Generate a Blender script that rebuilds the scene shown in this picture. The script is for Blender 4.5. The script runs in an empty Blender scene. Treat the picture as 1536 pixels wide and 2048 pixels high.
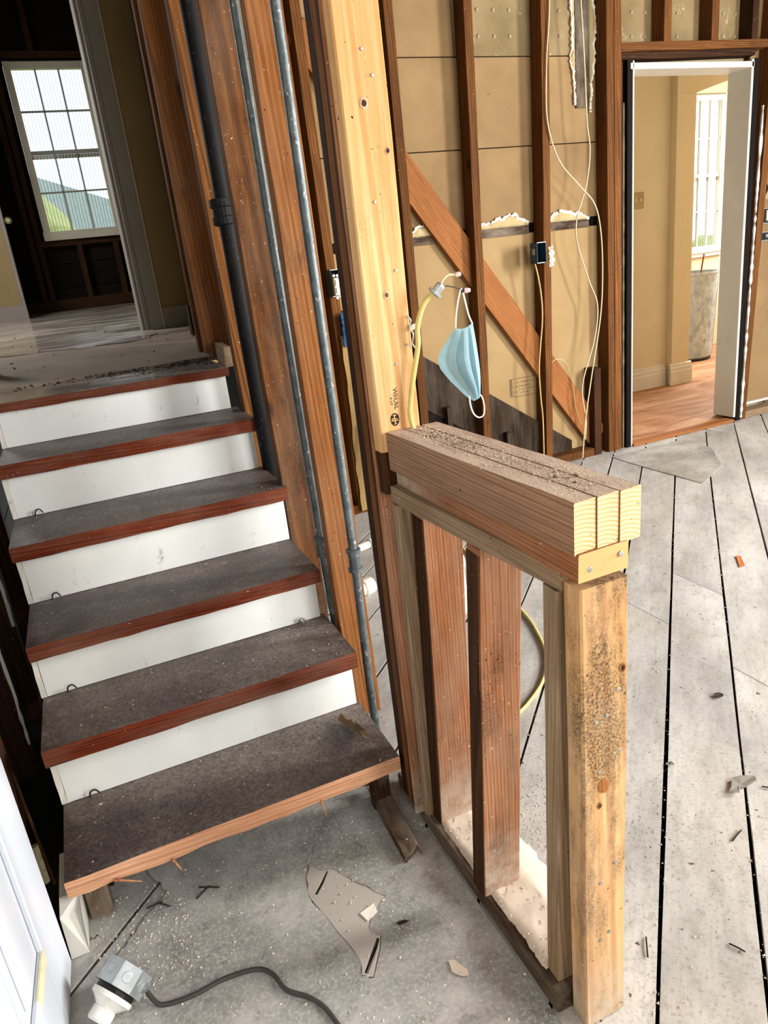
import bpy, bmesh, math, random
from mathutils import Vector, Matrix
random.seed(7)
C = bpy.context.scene.collection

# ------------------------------------------------------------------ camera
cam_d = bpy.data.cameras.new('camera')
cam = bpy.data.objects.new('camera', cam_d); C.objects.link(cam)
right = Vector((0.91085, -0.39796, -0.10948)); down = Vector((-0.22773, -0.26333, -0.93744)); fwd = Vector((0.34423, 0.87880, -0.33048))
m = Matrix((right, -down, -fwd)).transposed().to_4x4(); m.translation = (0, 0, 1.35)
cam.matrix_world = m
cam_d.sensor_fit = 'VERTICAL'; cam_d.sensor_height = 36.0; cam_d.lens = 1427.0 / 2048 * 36.0
cam_d.clip_start = 0.02; cam_d.clip_end = 300
bpy.context.scene.camera = cam

# ------------------------------------------------------------------ world, lights, exposure
sc = bpy.context.scene
w = bpy.data.worlds.new('sky'); sc.world = w; w.use_nodes = True
bg = w.node_tree.nodes['Background']
bg.inputs[0].default_value = (0.93, 0.97, 1.0, 1); bg.inputs[1].default_value = 0.95
def area(name, loc, aim, sx, sy, power, col=(1, 0.98, 0.95)):
    l = bpy.data.lights.new(name, 'AREA'); l.shape = 'RECTANGLE'; l.size = sx; l.size_y = sy; l.energy = power; l.color = col
    o = bpy.data.objects.new(name, l); C.objects.link(o); o.location = loc
    o.rotation_euler = (Vector(aim) - Vector(loc)).to_track_quat('-Z', 'Y').to_euler()
    return o
area('daylight_front_door', (0.55, -1.75, 1.45), (0.5, 2, 0.6), 1.0, 2.2, 14)
area('daylight_front_window', (3.6, -1.75, 1.75), (1.4, 1.5, 0.2), 2.0, 1.7, 150)
area('daylight_side_window', (5.25, 0.4, 1.85), (0.6, 1.0, 0.4), 0.7, 1.6, 200)
area('bedroom_fill_right', (7.85, 5.5, 1.8), (5.4, 4.6, 0.9), 1.2, 1.4, 110)  # added fill lamp at the yellow room's right side; no window there
area('bedroom_area_left', (4.0, 7.0, 1.9), (5.2, 4.9, 1.0), 1.0, 1.4, 70)  # area light past the yellow room's left end; no window built there
area('hall_floor_fill', (-1.45, 5.6, 2.5), (0.2, 5.4, 1.1), 1.2, 1.3, 60)  # added lamp that brightens the hall floor; no window stands here
sc.view_settings.view_transform = 'Standard'; sc.view_settings.look = 'None'
sc.view_settings.gamma = 1.0; sc.view_settings.use_curve_mapping = False
sc.view_settings.exposure = 0.78
sc.cycles.max_bounces = 8

# ------------------------------------------------------------------ materials
def lin(h):
    h = h.lstrip('#'); r = []
    for i in (0, 2, 4):
        v = int(h[i:i+2], 16) / 255
        r.append(v / 12.92 if v <= 0.04045 else ((v + 0.055) / 1.055) ** 2.4)
    return tuple(r) + (1,)

class NT:
    def __init__(s, name):
        s.m = bpy.data.materials.new(name); s.m.use_nodes = True; s.t = s.m.node_tree
        s.b = s.t.nodes['Principled BSDF']; s.out = s.t.nodes['Material Output']
    def n(s, ty, **kw):
        x = s.t.nodes.new(ty)
        for k, v in kw.items():
            if k.startswith('_'): setattr(x, k[1:], v)
            else: x.inputs[k.replace('_', ' ')].default_value = v
        return x
    def l(s, a, b): s.t.links.new(a, b)
    def coords(s, scale=(1, 1, 1), rnd=True, src='Object'):
        tc = s.n('ShaderNodeTexCoord'); out = tc.outputs[src]
        if rnd:
            oi = s.n('ShaderNodeObjectInfo')
            mu = s.n('ShaderNodeMath', _operation='MULTIPLY'); mu.inputs[1].default_value = 37.0
            s.l(oi.outputs['Random'], mu.inputs[0])
            ad = s.n('ShaderNodeVectorMath', _operation='ADD'); s.l(out, ad.inputs[0]); s.l(mu.outputs[0], ad.inputs[1]); out = ad.outputs[0]
        mp = s.n('ShaderNodeMapping'); mp.inputs['Scale'].default_value = scale; s.l(out, mp.inputs['Vector'])
        return mp.outputs[0]
    def noise(s, vec, scale, detail=4, rough=0.55, dist=0):
        x = s.n('ShaderNodeTexNoise'); x.inputs['Scale'].default_value = scale; x.inputs['Detail'].default_value = detail
        x.inputs['Roughness'].default_value = rough; x.inputs['Distortion'].default_value = dist
        s.l(vec, x.inputs['Vector']); return x.outputs[0]
    def ramp(s, fac, stops):
        x = s.n('ShaderNodeValToRGB'); e = x.color_ramp.elements
        while len(e) < len(stops): e.new(0.5)
        for i, (p, c) in enumerate(stops):
            e[i].position = p; e[i].color = c if len(c) == 4 else tuple(c) + (1,)
        s.l(fac, x.inputs[0]); return x.outputs[0]
    def mask(s, fac, lo, hi):
        return s.ramp(fac, [(lo, (0, 0, 0, 1)), (hi, (1, 1, 1, 1))])
    def mix(s, fac, a, b, mode='MIX'):
        x = s.n('ShaderNodeMix', _data_type='RGBA', _blend_type=mode)
        if isinstance(fac, float): x.inputs[0].default_value = fac
        else: s.l(fac, x.inputs[0])
        for v, i in ((a, 6), (b, 7)):
            if isinstance(v, tuple): x.inputs[i].default_value = v
            else: s.l(v, x.inputs[i])
        return x.outputs[2]
    def mul(s, a, k):
        x = s.n('ShaderNodeMath', _operation='MULTIPLY'); s.l(a, x.inputs[0])
        if isinstance(k, float): x.inputs[1].default_value = k
        else: s.l(k, x.inputs[1])
        return x.outputs[0]
    def bump(s, h, strength=0.3, dist=0.002):
        x = s.n('ShaderNodeBump'); x.inputs['Strength'].default_value = strength; x.inputs['Distance'].default_value = dist
        s.l(h, x.inputs['Height']); s.l(x.outputs[0], s.b.inputs['Normal'])
    def fin(s, col=None, rough=0.8, metal=0.0, spec=0.35):
        if col is not None:
            if isinstance(col, tuple): s.b.inputs['Base Color'].default_value = col
            else: s.l(col, s.b.inputs['Base Color'])
        s.b.inputs['Roughness'].default_value = rough; s.b.inputs['Metallic'].default_value = metal; s.b.inputs['Specular IOR Level'].default_value = spec
        return s.m

def wood(name, dark, mid, light, specks=0.5, stains=0.3, stain_col='#1c1410', rings=9.0, rough=0.75, knots=True, dust=0.0, speck_col='#d8cdbc', vary=0.2, axis='Z', swirl=3.5, stain_at=0.56, base=False):
    s = NT(name)
    v = s.coords((1, 1, 0.035) if axis == 'Z' else (0.035, 1, 1))
    v2 = s.coords((1, 1, 1))
    v3 = s.coords((1, 1, 0.3) if axis == 'Z' else (0.3, 1, 1))
    fine = s.noise(v, 190, 5, 0.65)
    wv = s.n('ShaderNodeTexWave', _bands_direction='DIAGONAL'); wv.inputs['Scale'].default_value = rings * 2.2
    wv.inputs['Distortion'].default_value = swirl * 2; wv.inputs['Detail'].default_value = 3; wv.inputs['Detail Scale'].default_value = 0.6
    s.l(v, wv.inputs['Vector'])
    big = s.noise(v3, 6, 3)
    col = s.ramp(wv.outputs[0], [(0.1, lin(mid)), (0.7, lin(light)), (1.0, tuple(0.5*(p+q) for p, q in zip(lin(dark), lin(mid))))])
    col = s.mix(s.mul(s.mask(fine, 0.35, 0.7), 0.55), col, lin(dark))
    col = s.mix(s.mul(s.mask(big, 0.42, 0.68), 0.5), col, lin(dark))
    if knots:
        vk = s.coords((1, 1, 0.55))
        vo = s.n('ShaderNodeTexVoronoi'); vo.inputs['Scale'].default_value = 4.3; s.l(vk, vo.inputs['Vector'])
        k = s.ramp(vo.outputs['Distance'], [(0.035, (1, 1, 1, 1)), (0.1, (0, 0, 0, 1))])
        col = s.mix(s.mul(k, 0.85), col, lin('#2c170c'))
    st = s.noise(v3, 14, 6, 0.7)
    st2 = s.noise(v2, 230, 3, 0.7)
    stm = s.mul(s.mask(st, stain_at, stain_at + 0.14), s.mask(st2, 0.3, 0.62))
    col = s.mix(s.mul(stm, float(stains)), col, lin(stain_col))
    pits = s.noise(v2, 95, 2, 0.5)
    col = s.mix(s.mask(pits, 0.72, 0.76), col, lin('#160d08'))
    sp = s.noise(s.coords((1, 1, 0.7)), 120, 3, 0.6)
    col = s.mix(s.mul(s.mask(sp, 0.69, 0.74), float(specks)), col, lin(speck_col))
    if dust > 0:
        dn = s.noise(v3, 9, 5, 0.65)
        col = s.mix(s.mul(s.mask(dn, 0.4, 0.75), float(dust)), col, lin('#b9ac98'))
    if base:
        tcz = s.n('ShaderNodeTexCoord'); sx = s.n('ShaderNodeSeparateXYZ'); s.l(tcz.outputs['Object'], sx.inputs[0])
        mz = s.n('ShaderNodeMapRange'); mz.inputs[1].default_value = 0.02; mz.inputs[2].default_value = 0.2; mz.inputs[3].default_value = 1.0; mz.inputs[4].default_value = 0.0
        s.l(sx.outputs[2], mz.inputs[0])
        col = s.mix(s.mul(s.mul(mz.outputs[0], s.mask(s.noise(v2, 22, 5, 0.7), 0.3, 0.6)), 0.8), col, lin('#b3a797'))
    oi = s.n('ShaderNodeObjectInfo')
    hv = s.n('ShaderNodeHueSaturation')
    mr = s.n('ShaderNodeMapRange'); mr.inputs[3].default_value = 1 - vary; mr.inputs[4].default_value = 1 + vary
    s.l(oi.outputs['Random'], mr.inputs[0]); s.l(mr.outputs[0], hv.inputs['Value']); s.l(col, hv.inputs['Color'])
    s.bump(fine, 0.35, 0.0015)
    return s.fin(hv.outputs[0], rough, 0.0, 0.12)

M = {}
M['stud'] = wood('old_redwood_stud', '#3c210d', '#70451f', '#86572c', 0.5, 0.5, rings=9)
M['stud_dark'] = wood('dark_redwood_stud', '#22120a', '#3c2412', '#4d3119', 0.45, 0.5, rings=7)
M['stud_orange'] = wood('orange_fir_stud', '#5f3517', '#88542a', '#9c6736', 0.5, 0.6, rings=8, dust=0.1)
M['brace'] = wood('fir_brace', '#6a3f20', '#966035', '#a87042', 0.2, 0.25, rings=13)
M['painted_board'] = wood('brown_stained_board', '#3a2010', '#6a401f', '#7f5229', 0.8, 0.8, rings=3, dust=0.12, stain_at=0.46)
M['pale'] = wood('pale_new_pine', '#b5804a', '#dbb07a', '#e8c593', 0.3, 0.4, '#6b5238', rings=5, vary=0.03, speck_col='#f3ead8', knots=False)
M['pale_stained'] = wood('stained_pine_post', '#a3744a', '#d1a874', '#dfbb88', 0.6, 0.9, '#30271e', rings=5, vary=0.03, speck_col='#e8e2d6', dust=0.35, stain_at=0.46, base=True)
M['cap'] = wood('weathered_beam', '#664a38', '#a17d63', '#b79377', 0.15, 0.35, '#33251a', rings=20, vary=0.04, knots=False, swirl=1.2)
M['plate'] = wood('grey_brown_plate', '#5f4b38', '#8c745a', '#a0886c', 0.3, 0.3, rings=14, vary=0.06, knots=False, dust=0.25)
M['floor_plate'] = wood('dusty_bottom_plate', '#23160e', '#3f2b1d', '#533d2b', 0.6, 0.5, rings=8, dust=0.45, knots=False)
M['half_stud'] = wood('reddish_half_wall_stud', '#5e341d', '#98623e', '#b07a54', 0.7, 0.6, rings=18, dust=0.25, vary=0.06, knots=False, swirl=1.5, base=True, stain_at=0.52)
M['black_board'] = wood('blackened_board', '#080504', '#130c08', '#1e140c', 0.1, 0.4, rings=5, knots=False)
M['skirt'] = wood('dark_stair_skirt', '#18100b', '#2e2017', '#42311f', 0.35, 0.5, rings=8, dust=0.15)
M['splinter'] = wood('raw_split_wood', '#a5653a', '#cf9468', '#dca984', 0.1, 0.25, rings=14, vary=0.06)
M['nosing'] = wood('worn_red_nosing', '#3a150a', '#6a2a13', '#7d391c', 0.5, 0.5, rings=14, vary=0.06, knots=False, axis='X', dust=0.15)
M['split_edge'] = wood('raw_split_tread_edge', '#b0734f', '#dba680', '#e8bd9b', 0.2, 0.35, rings=12, vary=0.02, axis='X', knots=False, swirl=5)
def end_grain():
    s = NT('sawn_end_grain')
    v = s.coords((1, 1, 0.2), rnd=False)
    wv = s.n('ShaderNodeTexWave', _wave_type='RINGS', _rings_direction='Z'); wv.inputs['Scale'].default_value = 48; wv.inputs['Distortion'].default_value = 0.6
    wv.inputs['Detail'].default_value = 2; wv.inputs['Detail Scale'].default_value = 3
    ofs = s.n('ShaderNodeVectorMath', _operation='ADD'); s.l(v, ofs.inputs[0]); ofs.inputs[1].default_value = (0.012, 0.075, 0)
    s.l(ofs.outputs[0], wv.inputs['Vector'])
    col = s.ramp(wv.outputs[0], [(0.0, lin('#e3c79c')), (0.7, lin('#dab687')), (1.0, lin('#cb9f6c'))])
    sp = s.noise(s.coords((1, 1, 1)), 90, 3)
    col = s.mix(s.mask(sp, 0.68, 0.73), col, lin('#3a2a1c'))
    return s.fin(col, 0.85)
M['end'] = end_grain()

def cap_top():
    s = NT('sawdust_covered_wood_top')
    v = s.coords((1, 1, 0.06)); v2 = s.coords((1, 1, 0.5))
    f = s.noise(v, 120, 5); g = s.noise(v2, 18, 5, 0.7); h = s.noise(s.coords((1, 1, 1)), 240, 3)
    col = s.ramp(f, [(0.3, lin('#a58a78')), (0.7, lin('#cdb4a2'))])
    col = s.mix(s.mul(s.mask(g, 0.42, 0.62), 0.75), col, lin('#d3c0a8'))
    col = s.mix(s.mask(h, 0.62, 0.72), col, lin('#8a7259'))
    s.bump(h, 0.5, 0.002)
    return s.fin(col, 0.95)
M['cap_top'] = cap_top()

def tread():
    s = NT('dusty_dark_tread')
    v = s.coords((1, 1, 1)); vg = s.coords((0.15, 1, 1))
    g = s.noise(vg, 30, 4); a = s.noise(v, 3.5, 4, 0.6); b = s.noise(v, 140, 3, 0.7); c = s.noise(v, 60, 2, 0.5)
    col = s.ramp(g, [(0.3, lin('#23110f')), (0.7, lin('#38201a'))])
    a2 = s.noise(v, 11, 5, 0.7)
    d = s.mul(s.mask(a, 0.2, 0.6), s.mask(b, 0.2, 0.75))
    d2 = s.mul(s.mask(a2, 0.5, 0.68), s.mask(b, 0.3, 0.7))
    col = s.mix(s.mul(d, 0.85), col, lin('#958a82')); col = s.mix(s.mul(d2, 0.5), col, lin('#a39a92'))
    col = s.mix(s.mask(c, 0.735, 0.765), col, lin('#cfc6ba'))
    s.bump(b, 0.25, 0.001)
    return s.fin(col, 0.5)
M['tread'] = tread()

def painted(name, col, col2, rough=0.45, scuff=0.5, scuff_col='#6f6a62', sc_=9.0):
    s = NT(name)
    v = s.coords((1, 1, 1))
    a = s.noise(v, 4, 4); b = s.noise(v, 60, 3, 0.7); c = s.noise(s.coords((1, 1, 3)), sc_, 5, 0.7)
    k = s.ramp(a, [(0.3, lin(col)), (0.7, lin(col2))])
    k = s.mix(s.mul(s.mul(s.mask(c, 0.6, 0.72), s.mask(b, 0.5, 0.62)), float(scuff)), k, lin(scuff_col))
    s.bump(b, 0.08, 0.001)
    return s.fin(k, rough)
M['riser'] = painted('white_painted_riser', '#d3d5d1', '#e2e4e1', 0.35, 0.7)
M['door_white'] = painted('white_door_paint', '#c3c8d0', '#ccd1d8', 0.4, 0.15)
M['white_paint'] = painted('chipped_white_paint', '#cfcbc0', '#dedbd2', 0.5, 0.9, '#8d8475')
M['jamb_white'] = painted('grey_white_jamb', '#b9b8b0', '#c4c3bc', 0.45, 0.2)
M['trim_white'] = painted('white_trim_paint', '#cbc6ba', '#d8d4ca', 0.45, 0.4)
M['hall_trim'] = painted('shade_dimmed_hall_trim', '#847c74', '#8f877f', 0.5, 0.2)  # white trim, darkened in its colour to stand for the hall's shade
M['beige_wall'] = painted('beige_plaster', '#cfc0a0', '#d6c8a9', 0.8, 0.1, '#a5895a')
M['hall_wall'] = painted('shade_dimmed_beige_plaster', '#8b7750', '#94815a', 0.8, 0.1, '#6d5b3a')  # beige plaster with the hall's dimness put into its darker colour
M['ceiling'] = painted('ceiling_paint', '#cfc6b4', '#d8d0c0', 0.9, 0.1)
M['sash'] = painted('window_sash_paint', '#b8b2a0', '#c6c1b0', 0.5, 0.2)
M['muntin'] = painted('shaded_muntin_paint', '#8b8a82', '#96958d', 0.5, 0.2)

def lath_board():
    s = NT('tan_gypsum_lath_backing')
    v = s.coords((1, 1, 1), rnd=True)
    a = s.noise(v, 2.2, 5, 0.6); b = s.noise(v, 70, 4, 0.7); c = s.noise(v, 30, 3)
    col = s.ramp(a, [(0.3, lin('#7c6242')), (0.7, lin('#977c55'))])
    col = s.mix(s.mul(s.mask(b, 0.5, 0.75), 0.25), col, lin('#7c5c30'))
    col = s.mix(s.mask(c, 0.73, 0.75), col, lin('#5a4223'))
    s.bump(b, 0.1, 0.001)
    return s.fin(col, 0.9)
M['lath'] = lath_board()
M['lath_low'] = painted('smooth_tan_backing', '#957a52', '#a0865e', 0.9, 0.2, '#8d7046', 3.0)
M['lath_top'] = painted('mottled_button_board', '#736040', '#93805c', 0.9, 0.9, '#d5c7a2', 5.0)
M['plaster_ooze'] = painted('white_plaster', '#e4ddca', '#eee8d8', 0.9, 0.3, '#b7a988')
M['plaster_tan'] = painted('tan_plaster', '#a8946a', '#b7a47b', 0.95, 0.6, '#7d6a48', 12.0)
M['plaster_rough'] = painted('rough_grey_plaster', '#8d7f66', '#a39478', 0.95, 0.9, '#4a4033', 20.0)
M['kraft'] = painted('kraft_paper', '#b3935c', '#c2a36c', 0.8, 0.4, '#7f633a', 12.0)

def plank_mat():
    s = NT('weathered_grey_plank')
    v = s.coords((1, 0.05, 1)); v2 = s.coords((1, 1, 1)); v3 = s.coords((1, 0.35, 1))
    f = s.noise(v, 110, 5, 0.65); a = s.noise(v3, 5, 5, 0.65); b = s.noise(v2, 130, 3, 0.7); c = s.noise(v2, 45, 3, 0.55); d = s.noise(v2, 2.0, 4)
    col = s.ramp(a, [(0.3, lin('#95928d')), (0.5, lin('#b3b0ab')), (0.7, lin('#cbc8c3'))])
    col = s.mix(s.mul(s.mask(f, 0.5, 0.8), 0.35), col, lin('#77726b'))
    col = s.mix(s.mul(s.mask(d, 0.5, 0.75), 0.35), col, lin('#c3b6a4'))
    e = s.noise(s.coords((1, 0.5, 1)), 26, 5, 0.75)
    col = s.mix(s.mul(s.mask(e, 0.5, 0.7), 0.5), col, lin('#8a857d'))
    col = s.mix(s.mul(s.mask(b, 0.53, 0.7), 0.45), col, lin('#655c52'))
    col = s.mix(s.mask(c, 0.69, 0.72), col, lin('#54483b'))
    s.bump(b, 0.25, 0.001)
    return s.fin(col, 0.75)
M['plank'] = plank_mat()

def lino():
    s = NT('grey_dusty_linoleum')
    v = s.coords((1, 1, 1), rnd=False)
    a = s.noise(v, 4.5, 6, 0.65); b = s.noise(v, 130, 3, 0.7); c = s.noise(v, 75, 2, 0.5); d = s.noise(v, 1.8, 3); e = s.noise(v, 24, 4, 0.7)
    col = s.ramp(a, [(0.3, lin('#74726d')), (0.5, lin('#9a9893')), (0.68, lin('#bebab4'))])
    col = s.mix(s.mul(s.mask(d, 0.5, 0.7), 0.4), col, lin('#a19280'))
    col = s.mix(s.mul(s.mask(e, 0.52, 0.72), 0.5), col, lin('#5c5851'))
    col = s.mix(s.mul(s.mask(b, 0.48, 0.66), 0.55), col, lin('#c4c0b8'))
    col = s.mix(s.mask(c, 0.735, 0.755), col, lin('#ddd8cf'))
    s.bump(b, 0.25, 0.001)
    return s.fin(col, 0.6)
M['lino'] = lino()
M['sawn_end'] = painted('fresh_sawn_end', '#c9985f', '#d6a973', 0.85, 0.3, '#8a5f35', 20.0)
M['torn_paper'] = painted('torn_brown_underlay', '#a9a198', '#bab2a9', 0.9, 0.8, '#7c7268', 14.0)

def hall_floor_mat():
    s = NT('dirty_glossy_hall_linoleum')
    v = s.coords((0.4, 1, 1), rnd=False); v2 = s.coords((1, 1, 1), rnd=False)
    a = s.noise(v, 5, 5, 0.6); b = s.noise(v2, 60, 3, 0.7); c = s.noise(v2, 30, 2)
    col = s.ramp(a, [(0.3, lin('#81786f')), (0.7, lin('#a89f96'))])
    col = s.mix(s.mask(c, 0.7, 0.74), col, lin('#3b2d22'))
    s.bump(b, 0.3, 0.001)
    r = s.ramp(a, [(0.4, (0.10, 0.10, 0.10, 1)), (0.65, (0.30, 0.30, 0.30, 1))]); s.l(r, s.b.inputs['Roughness'])
    m_ = s.fin(col, 0.3); return m_
M['hall_floor'] = hall_floor_mat()
M['old_lino'] = painted('worn_tan_underlay', '#7b6f60', '#8d8070', 0.8, 0.8, '#3f342a', 10.0)

def ply():
    s = NT('orange_plywood_floor')
    v = s.coords((0.25, 1, 1), rnd=False); v2 = s.coords((1, 1, 1), rnd=False)
    a = s.noise(v, 7, 6, 0.6, 1.2); b = s.noise(v2, 60, 4, 0.7)
    col = s.ramp(a, [(0.3, lin('#84502e')), (0.5, lin('#a8754c')), (0.72, lin('#c29a77'))])
    col = s.mix(s.mul(s.mask(b, 0.55, 0.75), 0.3), col, lin('#6a3b1d'))
    return s.fin(col, 0.6)
M['ply'] = ply()

def galv(name, c1, c2, scale, rough, metal, spots=0.4):
    s = NT(name)
    v = s.coords((1, 1, 0.6))
    vo = s.n('ShaderNodeTexVoronoi'); vo.inputs['Scale'].default_value = scale; s.l(v, vo.inputs['Vector'])
    a = s.noise(v, scale * 0.8, 4, 0.7)
    col = s.mix(0.5, s.ramp(vo.outputs['Color'], [(0.2, lin(c1)), (0.8, lin(c2))]), s.ramp(a, [(0.35, lin(c1)), (0.65, lin(c2))]))
    w_ = s.noise(v, 90, 3, 0.7)
    col = s.mix(s.mul(s.mask(w_, 0.62, 0.7), float(spots)), col, lin('#d8d8d2'))
    s.bump(a, 0.1, 0.001)
    return s.fin(col, rough, metal)
M['galv_pipe'] = galv('galvanized_pipe', '#4d5659', '#727b7d', 60, 0.5, 0.5, 0.8)
M['galv_bin'] = galv('galvanized_sheet', '#868f94', '#b9c2c7', 26, 0.45, 0.05, 0.3)
M['steel_box'] = galv('zinc_box_steel', '#93999b', '#b9bfc1', 40, 0.4, 0.55, 0.5)
M['cast_iron'] = galv('black_cast_iron', '#0a0b0d', '#17191a', 25, 0.7, 0.1, 0.1)
def plain(name, c, rough=0.5, metal=0.0, var=0.12):
    s = NT(name); v = s.coords((1, 1, 1)); a = s.noise(v, 40, 3)
    L = lin(c); D = tuple(x * (1 - var) for x in L[:3]) + (1,); B = tuple(min(1, x * (1 + var)) for x in L[:3]) + (1,)
    return s.fin(s.ramp(a, [(0.3, D), (0.7, B)]), rough, metal)
M['black'] = plain('black_void_board', '#070606', 0.9)
M['under'] = plain('crawlspace_dark', '#0a0907', 1.0)
M['yellow_cable'] = plain('yellow_cable_jacket', '#cdbd74', 0.45)
M['cream_wire'] = plain('cream_wire', '#d9c9a4', 0.5)
M['tan_wire'] = plain('tan_wire', '#c9a873', 0.5)
M['grey_cord'] = plain('grey_rubber_cord', '#3c3a37', 0.6)
M['black_part'] = plain('black_plastic', '#121110', 0.5)
M['navy_box'] = plain('navy_outlet_box', '#1c3a52', 0.5)
M['navy_inside'] = plain('navy_box_inside', '#0a1524', 0.6)
M['ivory'] = plain('ivory_plastic', '#e5dcb4', 0.4)
M['porcelain'] = plain('white_porcelain', '#e6e3da', 0.25)
M['pvc'] = plain('white_pvc', '#dcd8cb', 0.4)
M['nail'] = plain('nail_steel', '#a9adaf', 0.35, 0.8)
M['brass'] = plain('tarnished_hinge_brass', '#565039', 0.55, 0.4)
M['tape'] = plain('blue_tape', '#23689f', 0.6)
M['mask_blue'] = plain('pale_blue_nonwoven', '#b9dbe6', 0.85, 0, 0.05)
M['mask_white'] = plain('white_elastic', '#ecece8', 0.8)
M['pink_nut'] = plain('pale_pink_wire_nut', '#d9b3b0', 0.5)
M['ink'] = plain('black_stamp_ink', '#201c18', 0.9)
M['ink_faint'] = plain('faint_stamp_ink', '#67533a', 0.9)
M['leaf_brown'] = plain('dry_brown_leaf', '#6f5a40', 0.9, 0, 0.3)
M['rebar'] = plain('rusty_rod', '#7a4124', 0.8)
M['leaf'] = plain('dry_grey_leaf', '#7b786e', 0.9)
M['chip'] = plain('orange_wood_chip', '#b3683a', 0.9)
M['char'] = plain('dark_splinter', '#2c241e', 0.9)
M['dust'] = plain('pale_dust_crumb', '#cfc4b2', 1.0)
M['sawdust'] = painted('sawdust_pile', '#c3b29f', '#d3c5b4', 1.0, 0.8, '#8d7863', 40.0)
M['rust_knob'] = plain('brass_knob', '#b8ae8d', 0.3, 0.8)
M['leafgreen'] = painted('hedge_leaves', '#b0bd80', '#ccd49e', 0.9, 0.6, '#8a9c62', 12.0)
M['hill'] = painted('distant_hill', '#a9b6bb', '#b6c2c6', 1.0, 0.1)
M['ground'] = painted('yard_grass', '#8fa05f', '#a3b070', 1.0, 0.3, '#6d7a48')

def glass():
    s = NT('reeded_window_glass')
    tc = s.n('ShaderNodeTexCoord')
    wv = s.n('ShaderNodeTexWave'); wv.inputs['Scale'].default_value = 11.0; s.l(tc.outputs['Object'], wv.inputs['Vector'])
    col = s.ramp(wv.outputs[0], [(0.0, (0.42, 0.47, 0.5, 1)), (0.3, (0.93, 0.95, 0.95, 1)), (1.0, (0.97, 0.98, 0.98, 1))])
    tr = s.n('ShaderNodeBsdfTransparent'); s.l(col, tr.inputs[0])
    gl = s.n('ShaderNodeBsdfGlossy'); gl.inputs['Roughness'].default_value = 0.05
    mx = s.n('ShaderNodeMixShader'); mx.inputs[0].default_value = 0.06
    s.l(tr.outputs[0], mx.inputs[1]); s.l(gl.outputs[0], mx.inputs[2]); s.l(mx.outputs[0], s.out.inputs[0])
    return s.m
M['glass'] = glass()

# ------------------------------------------------------------------ builders
def link(name, bm, mats, parent=None, smooth=False, mw=None):
    me = bpy.data.meshes.new(name)
    bmesh.ops.recalc_face_normals(bm, faces=bm.faces)
    bm.to_mesh(me); bm.free()
    if not isinstance(mats, (list, tuple)): mats = [mats]
    for x in mats: me.materials.append(M[x] if isinstance(x, str) else x)
    if smooth:
        for p in me.polygons: p.use_smooth = True
    o = bpy.data.objects.new(name, me); C.objects.link(o)
    if mw is not None: o.matrix_world = mw
    if parent is not None:
        o.parent = parent; o.matrix_parent_inverse = Matrix.Translation(parent['_loc']).inverted() if '_loc' in parent else parent.matrix_world.inverted()
    return o
def empty(name, loc, label=None, cat=None, group=None, kind=None):
    o = bpy.data.objects.new(name, None); C.objects.link(o); o.location = loc; o.empty_display_size = 0.05
    o.matrix_world = Matrix.Translation(loc); o['_loc'] = tuple(loc)
    if label: o['label'] = label
    if cat: o['category'] = cat
    if group: o['group'] = group
    if kind: o['kind'] = kind
    return o
def tag(o, label, cat, group=None):
    o['label'] = label; o['category'] = cat
    if group: o['group'] = group
    return o
def struct(o, label=None):
    o['kind'] = 'structure'
    if label: o['label'] = label
    return o

def frame(p0, p1, xdir=(1, 0, 0)):
    p0, p1 = Vector(p0), Vector(p1)
    z = (p1 - p0).normalized(); x = Vector(xdir); x = (x - z * x.dot(z)).normalized(); y = z.cross(x)
    mm = Matrix((x, y, z)).transposed().to_4x4(); mm.translation = p0
    return mm, (p1 - p0).length

def beam_bm(L, w_, d, seg=5, ch=0.002, wob=0.0012, endmat=0, topmat=None, rag=0.0, off=None):
    bm = bmesh.new(); rings = []
    pts = [(-w_/2+ch, -d/2), (w_/2-ch, -d/2), (w_/2, -d/2+ch), (w_/2, d/2-ch), (w_/2-ch, d/2), (-w_/2+ch, d/2), (-w_/2, d/2-ch), (-w_/2, -d/2+ch)]
    for i in range(seg + 1):
        z = L * i / seg; ox, oy = (random.uniform(-wob, wob), random.uniform(-wob, wob)) if 0 < i < seg else (0, 0)
        if off:
            zz = L * i / seg; o_ = off[-1][1]
            for (za, xa), (zb, xb) in zip(off, off[1:]):
                if za <= zz <= zb: o_ = xa + (xb - xa) * (zz - za) / (zb - za); break
            ox += o_
        rings.append([bm.verts.new((x + ox + random.uniform(-wob, wob) * 0.5, y + oy + random.uniform(-wob, wob) * 0.5,
                                    z + (random.uniform(-rag, rag) if i in (0, seg) else 0))) for x, y in pts])
    for a, b in zip(rings, rings[1:]):
        for k in range(8):
            f = bm.faces.new((a[k], a[(k+1) % 8], b[(k+1) % 8], b[k]))
            if topmat is not None and k == topmat: f.material_index = 2
    f0 = bm.faces.new(rings[0][::-1]); f1 = bm.faces.new(rings[-1])
    f0.material_index = f1.material_index = endmat
    return bm
def beam(name, mat, parent, p0, p1, w_, d, xdir=(1, 0, 0), **kw):
    mm, L = frame(p0, p1, xdir)
    seg = kw.pop('seg', max(2, min(8, int(L / 0.25))))
    return link(name, beam_bm(L, w_, d, seg, **kw), mat, parent, mw=mm)
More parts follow.
